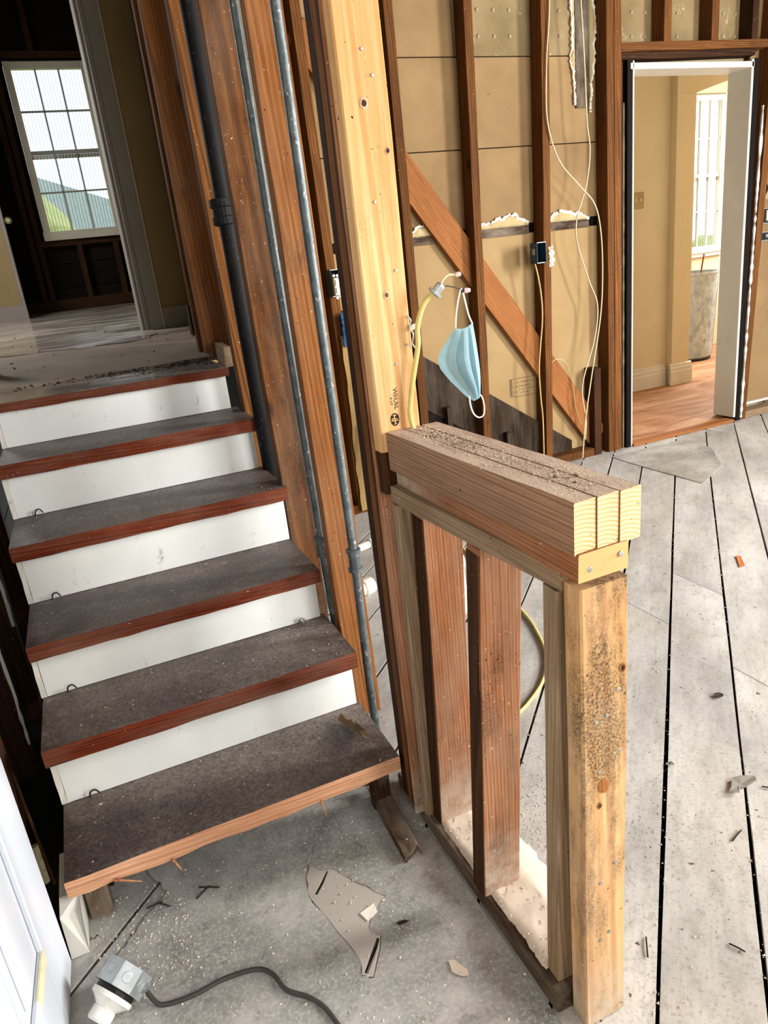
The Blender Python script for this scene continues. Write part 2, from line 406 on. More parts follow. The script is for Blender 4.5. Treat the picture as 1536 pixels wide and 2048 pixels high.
def box(name, mat, parent, lo, hi, ch=0.002):
    lo, hi = Vector(lo), Vector(hi); s = hi - lo
    ax = max(range(3), key=lambda i: s[i])
    c = (lo + hi) / 2; p0 = c.copy(); p1 = c.copy(); p0[ax] = lo[ax]; p1[ax] = hi[ax]
    xd = (1, 0, 0) if ax != 0 else (0, 1, 0)
    mm, L = frame(p0, p1, xd)
    if ax == 2: w_, d = s.x, s.y
    elif ax == 1: w_, d = s.x, s.z
    else: w_, d = s.y, s.z
    return link(name, beam_bm(L, w_, d, 2, min(ch, w_/4, d/4), 0.0), mat, parent, mw=mm)
def catmull(pts, n=6):
    P = [Vector(p) for p in pts]; out = []
    for i in range(len(P) - 1):
        a, b, c, d = P[max(i-1, 0)], P[i], P[i+1], P[min(i+2, len(P)-1)]
        for k in range(n):
            t = k / n
            out.append(0.5 * ((2*b) + (c-a)*t + (2*a-5*b+4*c-d)*t*t + (-a+3*b-3*c+d)*t**3))
    out.append(P[-1]); return out
def tube_bm(bm, pts, r, sides=8, caps=True):
    pts = [Vector(p) for p in pts]; rs = r if isinstance(r, (list, tuple)) else [r] * len(pts)
    rings = []; up = Vector((0.3, 0.2, 0.93)); prev = None
    for i, p in enumerate(pts):
        t = (pts[min(i+1, len(pts)-1)] - pts[max(i-1, 0)]).normalized()
        if prev is None:
            x = t.orthogonal().normalized()
        else:
            x = (prev - t * prev.dot(t)).normalized()
        prev = x; y = t.cross(x)
        rings.append([bm.verts.new(p + (x * math.cos(2*math.pi*k/sides) + y * math.sin(2*math.pi*k/sides)) * rs[i]) for k in range(sides)])
    for a, b in zip(rings, rings[1:]):
        for k in range(sides): bm.faces.new((a[k], a[(k+1) % sides], b[(k+1) % sides], b[k]))
    if caps: bm.faces.new(rings[0][::-1]); bm.faces.new(rings[-1])
def tube(name, mat, parent, pts, r, sides=8, smooth_n=6):
    bm = bmesh.new()
    if smooth_n and len(pts) > 2: pts = catmull(pts, smooth_n)
    if isinstance(r, (list, tuple)) and len(r) != len(pts): r = r[0]
    tube_bm(bm, pts, r, sides)
    o = link(name, bm, mat, parent, smooth=True); return o
def lathe(name, mat, parent, p0, p1, prof, sides=20):
    mm, L = frame(p0, p1); bm = bmesh.new(); rings = []
    for t, r in prof: rings.append([bm.verts.new((r*math.cos(2*math.pi*k/sides), r*math.sin(2*math.pi*k/sides), t*L)) for k in range(sides)])
    for a, b in zip(rings, rings[1:]):
        for k in range(sides): bm.faces.new((a[k], a[(k+1) % sides], b[(k+1) % sides], b[k]))
    bm.faces.new(rings[0][::-1]); bm.faces.new(rings[-1])
    return link(name, bm, mat, parent, smooth=False, mw=mm)
def prism(name, mat, parent, poly, vec, mw=None, smooth=False):
    """poly: 3-D points of one face, vec: extrusion"""
    bm = bmesh.new(); a = [bm.verts.new(p) for p in poly]; v = Vector(vec)
    b = [bm.verts.new(Vector(p) + v) for p in poly]; n = len(a)
    bm.faces.new(a); bm.faces.new(b[::-1])
    for i in range(n): bm.faces.new((a[i], a[(i+1) % n], b[(i+1) % n], b[i]))
    return link(name, bm, mat, parent, smooth, mw)
def flat_curve(name, mat, parent, loops, z, thick):
    """filled 2-D outline with holes, on the floor"""
    cu = bpy.data.curves.new(name, 'CURVE'); cu.dimensions = '2D'; cu.fill_mode = 'BOTH'; cu.extrude = thick / 2
    for lp in loops:
        s = cu.splines.new('POLY'); s.points.add(len(lp) - 1); s.use_cyclic_u = True
        for i, (x, y) in enumerate(lp): s.points[i].co = (x, y, 0, 1)
    t = bpy.data.objects.new('tmp', cu); C.objects.link(t)
    dg = bpy.context.evaluated_depsgraph_get(); me = bpy.data.meshes.new_from_object(t.evaluated_get(dg))
    bpy.data.objects.remove(t); me.materials.clear(); me.materials.append(M[mat]); me.name = name
    o = bpy.data.objects.new(name, me); C.objects.link(o); o.location = (0, 0, z + thick / 2)
    o.matrix_world = Matrix.Translation((0, 0, z + thick / 2))
    if parent is not None: o.parent = parent; o.matrix_parent_inverse = Matrix.Translation(parent['_loc']).inverted()
    return o
def jag(pts, amp=0.006, n=5, closed=True):
    out = []; N = len(pts)
    for i in range(N if closed else N - 1):
        a, b = Vector(pts[i]), Vector(pts[(i+1) % N]); d = (b - a); nr = Vector((-d.y, d.x)).normalized() if d.length else Vector((0, 0))
        for k in range(n):
            p = a + d * (k / n)
            if k: p += nr * random.uniform(-amp, amp)
            out.append((p.x, p.y))
    return out
def text_mesh(name, body, mat, parent, mw, size, extrude=0.0004):
    cu = bpy.data.curves.new(name, 'FONT'); cu.body = body; cu.size = size; cu.extrude = extrude; cu.align_x = 'CENTER'; cu.align_y = 'CENTER'
    t = bpy.data.objects.new('tmp', cu); C.objects.link(t)
    dg = bpy.context.evaluated_depsgraph_get(); me = bpy.data.meshes.new_from_object(t.evaluated_get(dg)); bpy.data.objects.remove(t)
    me.materials.clear(); me.materials.append(M[mat]); me.name = name
    o = bpy.data.objects.new(name, me); C.objects.link(o); o.matrix_world = mw
    o.parent = parent; o.matrix_parent_inverse = Matrix.Translation(parent['_loc']).inverted()
    return o
def sub(o, parent):   # a mesh parent needs the inverse of its own world matrix
    o.parent = parent; o.matrix_parent_inverse = parent.matrix_world.inverted(); return o
def nail(parent, p, n=(0, -1, 0), r=0.004, name='nail'):
    p = Vector(p); n = Vector(n)
    bm = bmesh.new(); tube_bm(bm, [p - n * 0.004, p + n * 0.0012, p + n * 0.0016], [r, r, r * 0.7], 8)
    return link(name, bm, 'nail', parent)

# ================================================================== STRUCTURE
# ---- plank floor laid on the diagonal
floor = struct(empty('floor', (2.0, 1.0, 0.0)), 'weathered grey diagonal board subfloor with dark gaps between the boards')
X0, X1, Y0, Y1 = -0.95, 5.35, -1.75, 3.86
def clip(poly, f):
    out = []
    for i in range(len(poly)):
        a, b = poly[i], poly[(i+1) % len(poly)]; fa, fb = f(a), f(b)
        if fa >= 0: out.append(a)
        if (fa >= 0) != (fb >= 0):
            t = fa / (fa - fb); out.append((a[0] + (b[0]-a[0])*t, a[1] + (b[1]-a[1])*t))
    return out
PITCH = 0.2653; s2 = math.sqrt(0.5)
def plank(c0, c1, cuts, zoff):
    base = [(X0, Y0), (X1, Y0), (X1, Y1), (X0, Y1)]
    base = clip(base, lambda p: (p[0]-p[1]) - c0); 
    if len(base) < 3: return
    base = clip(base, lambda p: c1 - (p[0]-p[1]))
    if len(base) < 3: return
    edges = [-99] + cuts + [99]
    for e0, e1 in zip(edges, edges[1:]):
        g = 0.0012
        poly = clip(base, lambda p: p[0] - (e0 + g)); poly = clip(poly, lambda p: (e1 - g) - p[0]) if len(poly) > 2 else []
        if len(poly) < 3: continue
        # local frame: Y along the plank
        o = Vector(((c0+c1)/2, 0, 0)); ex = Vector((s2, -s2, 0)); ey = Vector((s2, s2, 0))
        mm = Matrix((ex, ey, Vector((0, 0, 1)))).transposed().to_4x4(); mm.translation = o
        inv = mm.inverted()
        # wavy long edges: subdivide polygon
        pts = []
        for i in range(len(poly)):
            a, b = Vector(poly[i] + (0,)), Vector(poly[(i+1) % len(poly)] + (0,)); L = (b - a).length; n = max(1, int(L / 0.35))
            along = abs((b - a).normalized().dot(ey)) > 0.99
            for k in range(n):
                q = a.lerp(b, k / n)
                if k and along: q += ex * random.uniform(-0.0016, 0.0016)
                pts.append(inv @ q)
        bm = bmesh.new(); z = zoff + random.uniform(-0.0012, 0.0)
        a = [bm.verts.new((p.x, p.y, z)) for p in pts]; b = [bm.verts.new((p.x, p.y, z - 0.02)) for p in pts]; n = len(a)
        bm.faces.new(a); bm.faces.new(b[::-1])
        for i in range(n): bm.faces.new((a[i], b[i], b[(i+1) % n], a[(i+1) % n]))
        link('plank', bm, 'plank', floor, mw=mm)
cutmap = {-1: [1.74, 3.02], 0: [2.06], -2: [3.02], 1: [1.70, 3.9], -3: [1.7], 2: [2.95], 3: [1.9], -4: [0.9], 4: [3.2]}
for k in range(-20, 28):
    GAP = {-4: -1.05, -3: -0.795}
    c0 = GAP.get(k, -0.01 + PITCH * k); c1 = GAP.get(k + 1, -0.01 + PITCH * (k + 1))
    g = 0.0062 if k < 6 else 0.004
    plank(c0 + g, c1 - g, cutmap.get(k, []), 0.0)
prism('subfloor_void', 'under', floor, [(X0, Y0, -0.10), (X1, Y0, -0.10), (X1, Y1, -0.10), (X0, Y1, -0.10)], (0, 0, -0.03))

# ---- linoleum of the stair foot, with a torn hole
hole = [(0.267, 1.416), (0.228, 1.374), (0.250, 1.335), (0.285, 1.318), (0.318, 1.252), (0.362, 1.187), (0.310, 1.150), (0.297, 1.121), (0.312, 1.100), (0.262, 1.020), (0.242, 1.035), (0.250, 1.075),(0.225, 1.19), (0.205, 1.27), (0.215, 1.33)]
outer = [(0.533, 2.0), (0.533, -1.6), (-0.28, -1.6), (-0.28, 1.19), (-0.215, 1.33), (-0.15, 1.40), (-0.09, 1.455), (-0.13, 1.56), (-0.12, 2.0)]
lino_o = struct(empty('floor_linoleum', (0.2, 0.8, 0)), 'grey dusty sheet linoleum torn open in front of the stairs')
flat_curve('linoleum_sheet', 'lino', lino_o, [jag(outer, 0.004, 6), jag(hole, 0.004, 3)], 0.0006, 0.0028)
def slit(a, b, w_):
    a, b = Vector(a), Vector(b); d = (b - a).normalized(); n = Vector((-d.y, d.x)) * w_ / 2
    return [tuple(a + n*0.3), tuple(a - n), tuple(a.lerp(b, 0.5) - n*1.1), tuple(b - n), tuple(b + n*0.6), tuple(a.lerp(b, 0.5) + n)]
inner = [(0.279 + (x - 0.279) * 0.975, 1.20 + (y - 1.20) * 0.985) for x, y in hole]
flat_curve('underlay_scrap', 'torn_paper', lino_o, [jag(inner, 0.003, 3), slit((0.268, 1.321), (0.222, 1.270), 0.0085), slit((0.306, 1.098), (0.252, 1.036), 0.0105)], 0.0003, 0.0022)
flat_curve('linoleum_patch', 'lino', lino_o, [jag([(3.0, 3.55), (3.0, 2.81), (3.33, 2.98), (3.56, 3.28), (3.62, 3.55)], 0.008, 4)], 0.0004, 0.0025)
def scrap(name, poly, z, mat, label, cat, group=None, curl=0.006):
    bm = bmesh.new(); cx = sum(p[0] for p in poly)/len(poly); cy = sum(p[1] for p in poly)/len(poly)
    top = [bm.verts.new((p[0]-cx, p[1]-cy, random.uniform(0.001, curl))) for p in poly]; bot = [bm.verts.new((v.co.x, v.co.y, v.co.z-0.0012)) for v in top]
    ct = bm.verts.new((0, 0, 0.002)); cb = bm.verts.new((0, 0, 0.0006)); n = len(poly)
    for i in range(n):
        j = (i+1) % n
        bm.faces.new((ct, top[i], top[j])); bm.faces.new((cb, bot[j], bot[i])); bm.faces.new((top[i], bot[i], bot[j], top[j]))
    o = link(name, bm, mat); o.location = (cx, cy, z); return tag(o, label, cat, group)

# ---- back wall of the stripped room (front of studs y=3.657)
YB = 3.657; YS = 3.757; ZT = 3.3
wb = struct(empty('wall_back', (2.0, YB, 0)), 'stripped stud wall with tan gypsum backing facing the stairs')
def panel_row(z0, z1, xs, mat):
    for a, b in zip(xs, xs[1:]):
        box('backing_panel', mat, wb, (a + 0.0015, YS, z0 + 0.0025), (b - 0.0015, YS + 0.012, z1 - 0.0025), 0.002)
LOW = [0.62, 1.76, 3.19]
panel_row(0.0, 1.412, LOW, 'lath_low')
panel_row(1.46, 1.867, [0.62, 1.31, 2.60, 3.19], 'lath')
panel_row(1.867, 2.307, [0.62, 1.745, 3.19], 'lath')
panel_row(2.307, 2.76, [0.62, 2.155], 'lath'); panel_row(2.307, 2.76, [2.155, 3.19], 'lath_top')
panel_row(2.76, 3.3, [0.62, 1.7, 3.19], 'lath')
box('backing_core', 'black_board', wb, (0.62, YS + 0.013, 0), (3.19, YS + 0.03, 3.3))
panel_row(2.33, 2.80, [2.22, 2.60, 2.9], 'lath_top') if False else None
# button-board holes with plaster keys
for zx in ((2.28, 2.6), (3.2, 3.5), (3.54, 3.75), (3.9, 4.2), (2.70, 2.88)):
    for z in (2.40, 2.52, 2.64):
        x = zx[0] + 0.03
        while x < zx[1]:
            bm = bmesh.new(); bmesh.ops.create_uvsphere(bm, u_segments=8, v_segments=5, radius=0.011)
            for v in bm.verts: v.co.y *= 0.5
            o = link('plaster_key', bm, 'plaster_rough', wb, True, Matrix.Translation((x, YS - 0.001 if x < 3.19 else YS - 0.001, z))); x += 0.098
# horizontal ground strip of grainy wood with plaster ooze above it
for a, b in ((1.70, 2.12), (2.18, 2.57), (2.63, 3.0)):
    box('wood_ground_strip', 'floor_plate', wb, (a, YS - 0.012, 1.405), (b, YS + 0.005, 1.452))
def ooze(x0, x1, zb, h, horiz=True, seed=1, body=True):
    rr = random.Random(seed); n = max(8, int((x1 - x0) / 0.011)); hs = []; v = 0.6
    for i in range(n + 1):
        v = min(1.0, max(0.25, v + rr.uniform(-0.16, 0.16))); e = min(1.0, 3.5 * min(i, n - i) / n + 0.15); hs.append(h * v * e)
    P = lambda u, q, p: (u, YS - p, zb + q) if horiz else (zb + q, YS - p, u)
    if body:
        bm = bmesh.new(); rows = []
        for i in range(n + 1):
            u = x0 + (x1 - x0) * i / n
            rows.append([bm.verts.new(P(u, hs[i] * t, 0.002 + d_ * rr.uniform(0.7, 1.2))) for t, d_ in ((0, 0.008), (0.35, 0.014), (0.7, 0.012), (1.0, 0.004))] + [bm.verts.new(P(u, hs[i], 0.0)), bm.verts.new(P(u, 0, 0.0))])
        for a, b in zip(rows, rows[1:]):
            for k in range(6): bm.faces.new((a[k], b[k], b[(k+1) % 6], a[(k+1) % 6]))
        bm.faces.new(rows[0]); bm.faces.new(rows[-1][::-1]); link('plaster_ooze', bm, 'plaster_tan', wb, True)
    pts = []; rad = []
    for i in range(n + 1):
        u = x0 + (x1 - x0) * i / n
        pts.append(P(u, hs[i], 0.007 + rr.uniform(-0.003, 0.004))); rad.append(rr.uniform(0.004, 0.013))
    cut = [0] + sorted(rr.sample(range(2, n - 1), 3)) + [n]
    for a, b in zip(cut, cut[1:]):
        if b - a < 2 : continue
        bm = bmesh.new(); tube_bm(bm, pts[a:b+1], rad[a:b+1], 6); link('plaster_ooze', bm, 'plaster_ooze', wb, True)
ooze(1.80, 1.98, 1.445, 0.07, True, 2); ooze(2.22, 2.57, 1.450, 0.095, True, 3); ooze(2.70, 3.0, 1.450, 0.06, True, 5)
# vertical ground strip, top
box('wood_ground_strip', 'floor_plate', wb, (2.925, YS - 0.012, 2.045), (3.018, YS + 0.004, 2.9))
ooze(2.06, 2.9, 2.922, -0.06, False, 7); ooze(2.02, 2.9, 3.02, 0.045, False, 4)
# studs: front-left corner x, lean
def wstud(xf, w_=0.048, d=0.1, z0=0.0, z1=ZT, mat='stud', lean=0.0, y=YB, p=None):
    return beam('stud', mat, p or wb, (xf + w_/2, y + d/2, z0), (xf + w_/2 + lean * (z1 - z0), y + d/2, z1), w_, d)
wstud(1.285, 0.05, 0.098, 0.05, lean=-0.01); wstud(1.722, 0.05, 0.1, 0.05, lean=0.004)
wstud(2.128, 0.05, 0.1, 0.05, lean=0.019); wstud(2.577, 0.05, 0.1, 0.05, lean=0.025)
wstud(3.068, 0.05, 0.1, 0.0); wstud(3.120, 0.05, 0.1, 0.0, mat='stud')
wstud(0.85, 0.05, 0.098, 0.05)
beam('stud', 'stud_dark', wb, (2.985, YB + 0.05, 0.0), (2.985, YB + 0.05, 0.565), 0.055, 0.095)     # short nailer
beam('sole_plate', 'stud', wb, (0.65, YB + 0.05, 0.026), (2.95, YB + 0.05, 0.026), 0.098, 0.05, (0, 1, 0))
# let-in diagonal brace
beam('diagonal_brace', 'brace', wb, (1.30, YB + 0.072, 2.43), (3.03, YB + 0.072, -0.0 + 0.10), 0.03, 0.155, (0, 1, 0))
# dark boards of the removed stair skirt, top edge sloping down to the right
sk = [(1.60, 0.955), (2.83, 0.115), (2.83, 0.052), (2.30, 0.052), (2.30, 0.28), (2.22, 0.28), (2.22, 0.052), (1.98, 0.052), (1.98, 0.47), (1.90, 0.47), (1.90, 0.40), (1.60, 0.40)]
def tri_prism(name, mat, parent, poly2, y0, th):
    cu = [(x, y0, z) for x, z in poly2]
    return prism(name, mat, parent, cu, (0, th, 0))
tri_prism('stair_skirt_board', 'skirt', wb, [(1.30, 1.160), (2.83, 0.115), (2.83, 0.052), (2.46, 0.052), (1.30, 0.85)], YS - 0.025, 0.022)
tri_prism('stair_skirt_board', 'black_board', wb, [(1.30, 0.848), (2.458, 0.052), (1.30, 0.052)], YS - 0.02, 0.015)
for x in (1.93, 2.33): beam('skirt_cleat', 'skirt', wb, (x, YS - 0.05, 0.05), (x, YS - 0.05, 0.5 if x < 2 else 0.27), 0.03, 0.04)
# doorway to the yellow room: header, cripples, rough jambs
beam('header', 'stud', wb, (3.17, YB + 0.05, 2.322), (4.3, YB + 0.05, 2.342), 0.1, 0.045, (0, 1, 0))
beam('header', 'stud_dark', wb, (3.17, YB + 0.06, 2.283), (4.22, YB + 0.06, 2.30), 0.075, 0.035, (0, 1, 0))
for x in (3.475, 3.835): wstud(x, 0.056, 0.1, 2.345)
wstud(4.236, 0.055, 0.1, 0.0, lean=0.045); wstud(4.66, 0.05, 0.1, 0.05)
wstud(4.16, 0.05, 0.1, 2.35, mat='stud_dark')
for z0, z1 in ((2.36, 2.72), (2.72, 3.3)): box('backing_panel', 'lath_top', wb, (3.19, YS, z0), (4.27, YS + 0.012, z1 - 0.003))
box('backing_panel', 'plaster_rough', wb, (3.19, YS - 0.01, 2.255), (4.2, YS + 0.012, 2.356))
for z0, z1 in ((0.09, 1.6), (1.6, 2.4), (2.4, 3.3)): box('backing_panel', 'lath', wb, (4.27, YS, z0), (5.35, YS + 0.012, z1 - 0.003))
box('floor_trim_strip', 'trim_white', wb, (4.27, YS - 0.03, 0.075), (5.35, YS, 0.09)); box('sole_plate', 'plate', wb, (4.27, YB, 0.0), (5.35, YB + 0.098, 0.05))
# plaster edges and dark sides of the doorway
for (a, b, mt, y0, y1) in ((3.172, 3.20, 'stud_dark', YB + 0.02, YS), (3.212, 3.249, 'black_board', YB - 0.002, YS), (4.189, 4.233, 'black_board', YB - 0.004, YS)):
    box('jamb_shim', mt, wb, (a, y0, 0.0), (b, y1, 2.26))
def rough_strip(name, mat, parent, p0, p1, w_, d, amp):
    mm, L = frame(p0, p1); n = int(L / 0.03); bm = bmesh.new(); rows = []
    for i in range(n + 1):
        z = L * i / n; a = random.uniform(-amp, amp); b = random.uniform(-amp, amp)
        rows.append([bm.verts.new((-w_/2 + a, -d/2 + b, z)), bm.verts.new((w_/2 + b, -d/2 + a, z)), bm.verts.new((w_/2 + b, d/2, z)), bm.verts.new((-w_/2 + a, d/2, z))])
    for a, b in zip(rows, rows[1:]):
        for k in range(4): bm.faces.new((a[k], a[(k+1) % 4], b[(k+1) % 4], b[k]))
    bm.faces.new(rows[0][::-1]); bm.faces.new(rows[-1]); return link(name, bm, mat, parent, mw=mm)
rough_strip('plaster_edge', 'plaster_rough', wb, (3.206, YB + 0.03, 0.0), (3.206, YB + 0.03, 2.05), 0.010, 0.02, 0.0015)
rough_strip('plaster_edge', 'white_paint', wb, (4.232, YB - 0.010, 0.02), (4.274, YB - 0.010, 2.0), 0.013, 0.010, 0.004)

# door frame of the yellow room
d2 = struct(empty('door_2', (3.7, YB, 0)), 'white painted door frame of the yellow room')
box('jamb', 'trim_white', d2, (3.250, YB - 0.004, 0.0), (3.2605, YB + 0.17, 2.255), 0.003)
box('jamb', 'jamb_white', d2, (4.168, YB - 0.004, 0.03), (4.188, YB + 0.175, 2.255), 0.003)
box('jamb_head', 'trim_white', d2, (3.234, YB - 0.004, 2.213), (4.188, YB + 0.17, 2.245), 0.003)
box('threshold', 'brace', d2, (3.26, YB - 0.02, 0.0), (4.16, YB + 0.06, 0.02), 0.004)

# ---- yellow room beyond
wy = struct(empty('wall_yellow_room', (5, 5, 0)), 'beige painted walls with an arched opening beyond the doorway')
box('wall_panel', 'beige_wall', wy, (3.0, 5.02, 0), (4.86, 5.12, 3.0))
# pier and header share their line at z 2.346
box('arch_pier', 'beige_wall', wy, (4.86, 4.955, 0), (5.062, 5.13, 2.345))
arch = [(4.86, 3.0), (7.4, 3.0), (7.4, 2.346), (7.2, 2.346)]
for i in range(13):
    t = i / 12; x = 7.2 - t * (7.2 - 5.062); arch.append((x, 2.346 + 0.17 * math.sin(math.pi * max(0, min(1, (x - 5.062) / 2.138)))))
arch.append((4.86, 2.346))
tri_prism('arch_header', 'beige_wall', wy, arch, 4.956, 0.17)
wl = 6.36
box('wall_panel', 'beige_wall', wy, (4.9, wl, 0), (6.36, wl + 0.1, 3.0)); box('wall_panel', 'beige_wall', wy, (6.90, wl, 0), (9.0, wl + 0.1, 3.0))
box('wall_panel', 'beige_wall', wy, (6.36, wl, 0), (6.90, wl + 0.1, 1.04)); box('wall_panel', 'beige_wall', wy, (6.36, wl, 2.62), (6.90, wl + 0.1, 3.0))
box('wall_panel', 'beige_wall', wy, (8.0, 3.8, 0), (8.1, wl, 3.0)); box('wall_panel', 'beige_wall', wy, (2.9, 3.9, 0), (3.0, 5.02, 3.0))
box('wall_panel', 'beige_wall', wy, (4.205, YS + 0.08, 0), (8.0, YS + 0.10, 3.0)); box('wall_panel', 'beige_wall', wy, (3.0, YS + 0.08, 0), (3.235, YS + 0.10, 3.0)); box('wall_panel', 'beige_wall', wy, (3.2, YS + 0.08, 2.26), (4.21, YS + 0.1, 3.0))
prism('room_ceiling', 'ceiling', wy, [(2.9, YS + 0.08, 3.0), (8.1, YS + 0.08, 3.0), (8.1, wl + 0.1, 3.0), (2.9, wl + 0.1, 3.0)], (0, 0, 0.05))
fy = struct(prism('floor_yellow_room', 'ply', None, [(2.9, YB + 0.04, -0.03), (9.0, YB + 0.04, -0.03), (9.0, wl + 0.1, -0.03), (2.9, wl + 0.1, -0.03)], (0, 0, 0.035)), 'orange stained plywood floor beyond the doorway')
def baseboard(name, parent, x0, x1, y):
    pr = [(0, 0), (0.024, 0), (0.024, 0.12), (0.018, 0.135), (0.02, 0.15), (0.012, 0.17), (0.012, 0.185), (0, 0.195)]
    return prism(name, 'trim_white', parent, [(x0, y - a, b) for a, b in pr], (x1 - x0, 0, 0))
bb = struct(baseboard('baseboard_yellow_room', None, 3.0, 4.84, 5.02), 'white moulded baseboard on the beige wall')
bb2 = struct(baseboard('baseboard_arch_pier', None, 4.835, 5.085, 4.955), 'white moulded baseboard around the arch pier')
def window(name, label, x0, x1, z0, z1, y, cols, rows, fw, fm='sash', mm_='muntin', depth=0.06):
    w_ = struct(empty(name, ((x0+x1)/2, y, z0)), label)
    box('frame_stile', fm, w_, (x0, y, z0 + fw), (x0 + fw, y + depth, z1)); box('frame_stile', fm, w_, (x1 - fw, y, z0 + fw), (x1, y + depth, z1))
    box('frame_head', fm, w_, (x0 + fw, y + 0.001, z1 - fw), (x1 - fw, y + depth, z1 - 0.001)); box('frame_sill', fm, w_, (x0 - 0.01, y - 0.03, z0 - 0.02), (x1 + 0.01, y + depth + 0.002, z0 + fw))
    gx0, gx1, gz0, gz1 = x0 + fw, x1 - fw, z0 + fw, z1 - fw; mz = (gz0 + gz1) / 2
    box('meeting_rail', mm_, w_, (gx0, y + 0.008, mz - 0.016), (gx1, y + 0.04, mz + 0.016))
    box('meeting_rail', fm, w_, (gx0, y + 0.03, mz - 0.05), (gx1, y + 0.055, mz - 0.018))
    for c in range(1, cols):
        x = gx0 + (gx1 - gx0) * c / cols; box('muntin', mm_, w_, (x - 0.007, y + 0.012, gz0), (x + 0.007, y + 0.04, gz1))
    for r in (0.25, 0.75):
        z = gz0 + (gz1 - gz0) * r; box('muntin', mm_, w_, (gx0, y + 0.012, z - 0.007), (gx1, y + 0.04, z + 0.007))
    for c in range(cols):
        for r in range(4):
            a, b = gx0 + (gx1-gx0)*c/cols + 0.007, gx0 + (gx1-gx0)*(c+1)/cols - 0.007
            e, f = gz0 + (gz1-gz0)*r/4 + 0.007, gz0 + (gz1-gz0)*(r+1)/4 - 0.007
            bm = bmesh.new(); vs = [bm.verts.new((sx*(b-a)/2, 0, sz*(f-e)/2)) for sx, sz in ((-1,-1),(1,-1),(1,1),(-1,1))]; bm.faces.new(vs)
            link('pane', bm, 'glass', w_, mw=Matrix.Translation(((a+b)/2, y + 0.028, (e+f)/2)))
    return w_
window('window_2', 'white multi-pane window seen through the arch', 6.37, 6.89, 1.06, 2.60, wl - 0.02, 3, 4, 0.05, 'trim_white', 'trim_white')
box('frame_apron', 'trim_white', bpy.data.objects['window_2'], (6.33, wl - 0.035, 1.0), (6.93, wl - 0.005, 1.06))

# ---- hall up the stairs (floor rises a little away from the stairs)
def hz(y): return 1.04 + 0.0356 * (y - 2.72)
hf = struct(empty('floor_hall', (0, 4, 1.1)), 'worn shiny grey hall floor at the stair head')
prism('hall_linoleum', 'hall_floor', hf, [(-1.5, 4.22, hz(4.22)), (0.69, 4.30, hz(4.30)), (1.2, 4.8, hz(4.8)), (1.2, 8.05, hz(8.05)), (-1.5, 8.05, hz(8.05))], (0, 0, -0.02))
bm = bmesh.new(); e = jag([(-0.9, 4.30), (-0.37, 4.40), (-0.1, 4.34), (0.08, 4.24), (0.10, 4.30), (0.25, 4.24), (0.40, 4.32), (0.46, 4.6)], 0.02, 4, closed=False)
prism('torn_linoleum_edge', 'hall_floor', hf, [(x, y - 0.13, hz(y - 0.13) + 0.004) for x, y in e] + [(0.46, 4.75, hz(4.75) + 0.004), (-0.9, 4.75, hz(4.75) + 0.004)], (0, 0, -0.006))
bm.free()
prism('landing_underlay', 'old_lino', hf, [(-0.9, 3.05, hz(3.05) - 0.001), (0.69, 3.12, hz(3.12) - 0.001), (0.69, 4.4, hz(4.4) - 0.001), (-0.9, 4.4, hz(4.4) - 0.001)], (0, 0, -0.02))
wh = struct(empty('wall_hall', (0.6, 4.7, 1.1)), 'shade-darkened beige plaster wall beside the hall opening')
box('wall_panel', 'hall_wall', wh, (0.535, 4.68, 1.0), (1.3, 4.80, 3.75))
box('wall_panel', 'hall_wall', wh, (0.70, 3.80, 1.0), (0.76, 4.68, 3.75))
struct(box('baseboard_hall', 'hall_trim', None, (0.537, 4.66, hz(4.66)), (0.70, 4.682, hz(4.66) + 0.12)), 'shade-darkened white baseboard by the hall opening')
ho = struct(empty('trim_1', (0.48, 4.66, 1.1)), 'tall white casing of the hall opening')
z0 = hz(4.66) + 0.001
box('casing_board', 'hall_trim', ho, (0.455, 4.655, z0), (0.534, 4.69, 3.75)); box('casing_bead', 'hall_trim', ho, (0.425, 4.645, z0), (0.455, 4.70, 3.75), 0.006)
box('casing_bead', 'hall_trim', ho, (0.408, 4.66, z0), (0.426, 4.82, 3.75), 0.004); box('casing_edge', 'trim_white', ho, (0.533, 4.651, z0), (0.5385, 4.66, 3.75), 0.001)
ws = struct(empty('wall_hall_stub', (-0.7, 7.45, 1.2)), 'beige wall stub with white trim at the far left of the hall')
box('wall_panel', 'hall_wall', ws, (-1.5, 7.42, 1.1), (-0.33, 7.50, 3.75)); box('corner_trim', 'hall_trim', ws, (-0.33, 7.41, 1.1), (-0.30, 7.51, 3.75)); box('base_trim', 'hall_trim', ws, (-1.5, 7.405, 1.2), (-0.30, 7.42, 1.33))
kn = tag(lathe('door_knob', 'rust_knob', None, (-0.262, 7.44, 2.03), (-0.262, 7.36, 2.03), [(0, 0.012), (0.4, 0.012), (0.5, 0.028), (0.8, 0.03), (1.0, 0.015)], 12), 'small round knob on the white trim at the dark hall end', 'knob')
wf = struct(empty('wall_hall_end', (0.3, 8.0, 1.2)), 'dark stripped end wall of the hall around the window')
YH = 8.0
for a, b, c, d in ((-1.5, -0.02, 1.2, 3.9), (0.72, 1.4, 1.2, 3.9), (-0.02, 0.72, 1.2, 1.9), (-0.02, 0.72, 3.4, 3.9)):
    n = max(1, round((d - c) / 0.24))
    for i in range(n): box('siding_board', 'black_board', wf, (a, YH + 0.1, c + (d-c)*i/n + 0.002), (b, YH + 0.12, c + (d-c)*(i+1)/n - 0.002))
    box('siding_backer', 'black_board', wf, (a, YH + 0.121, c - 0.02), (b, YH + 0.14, d))
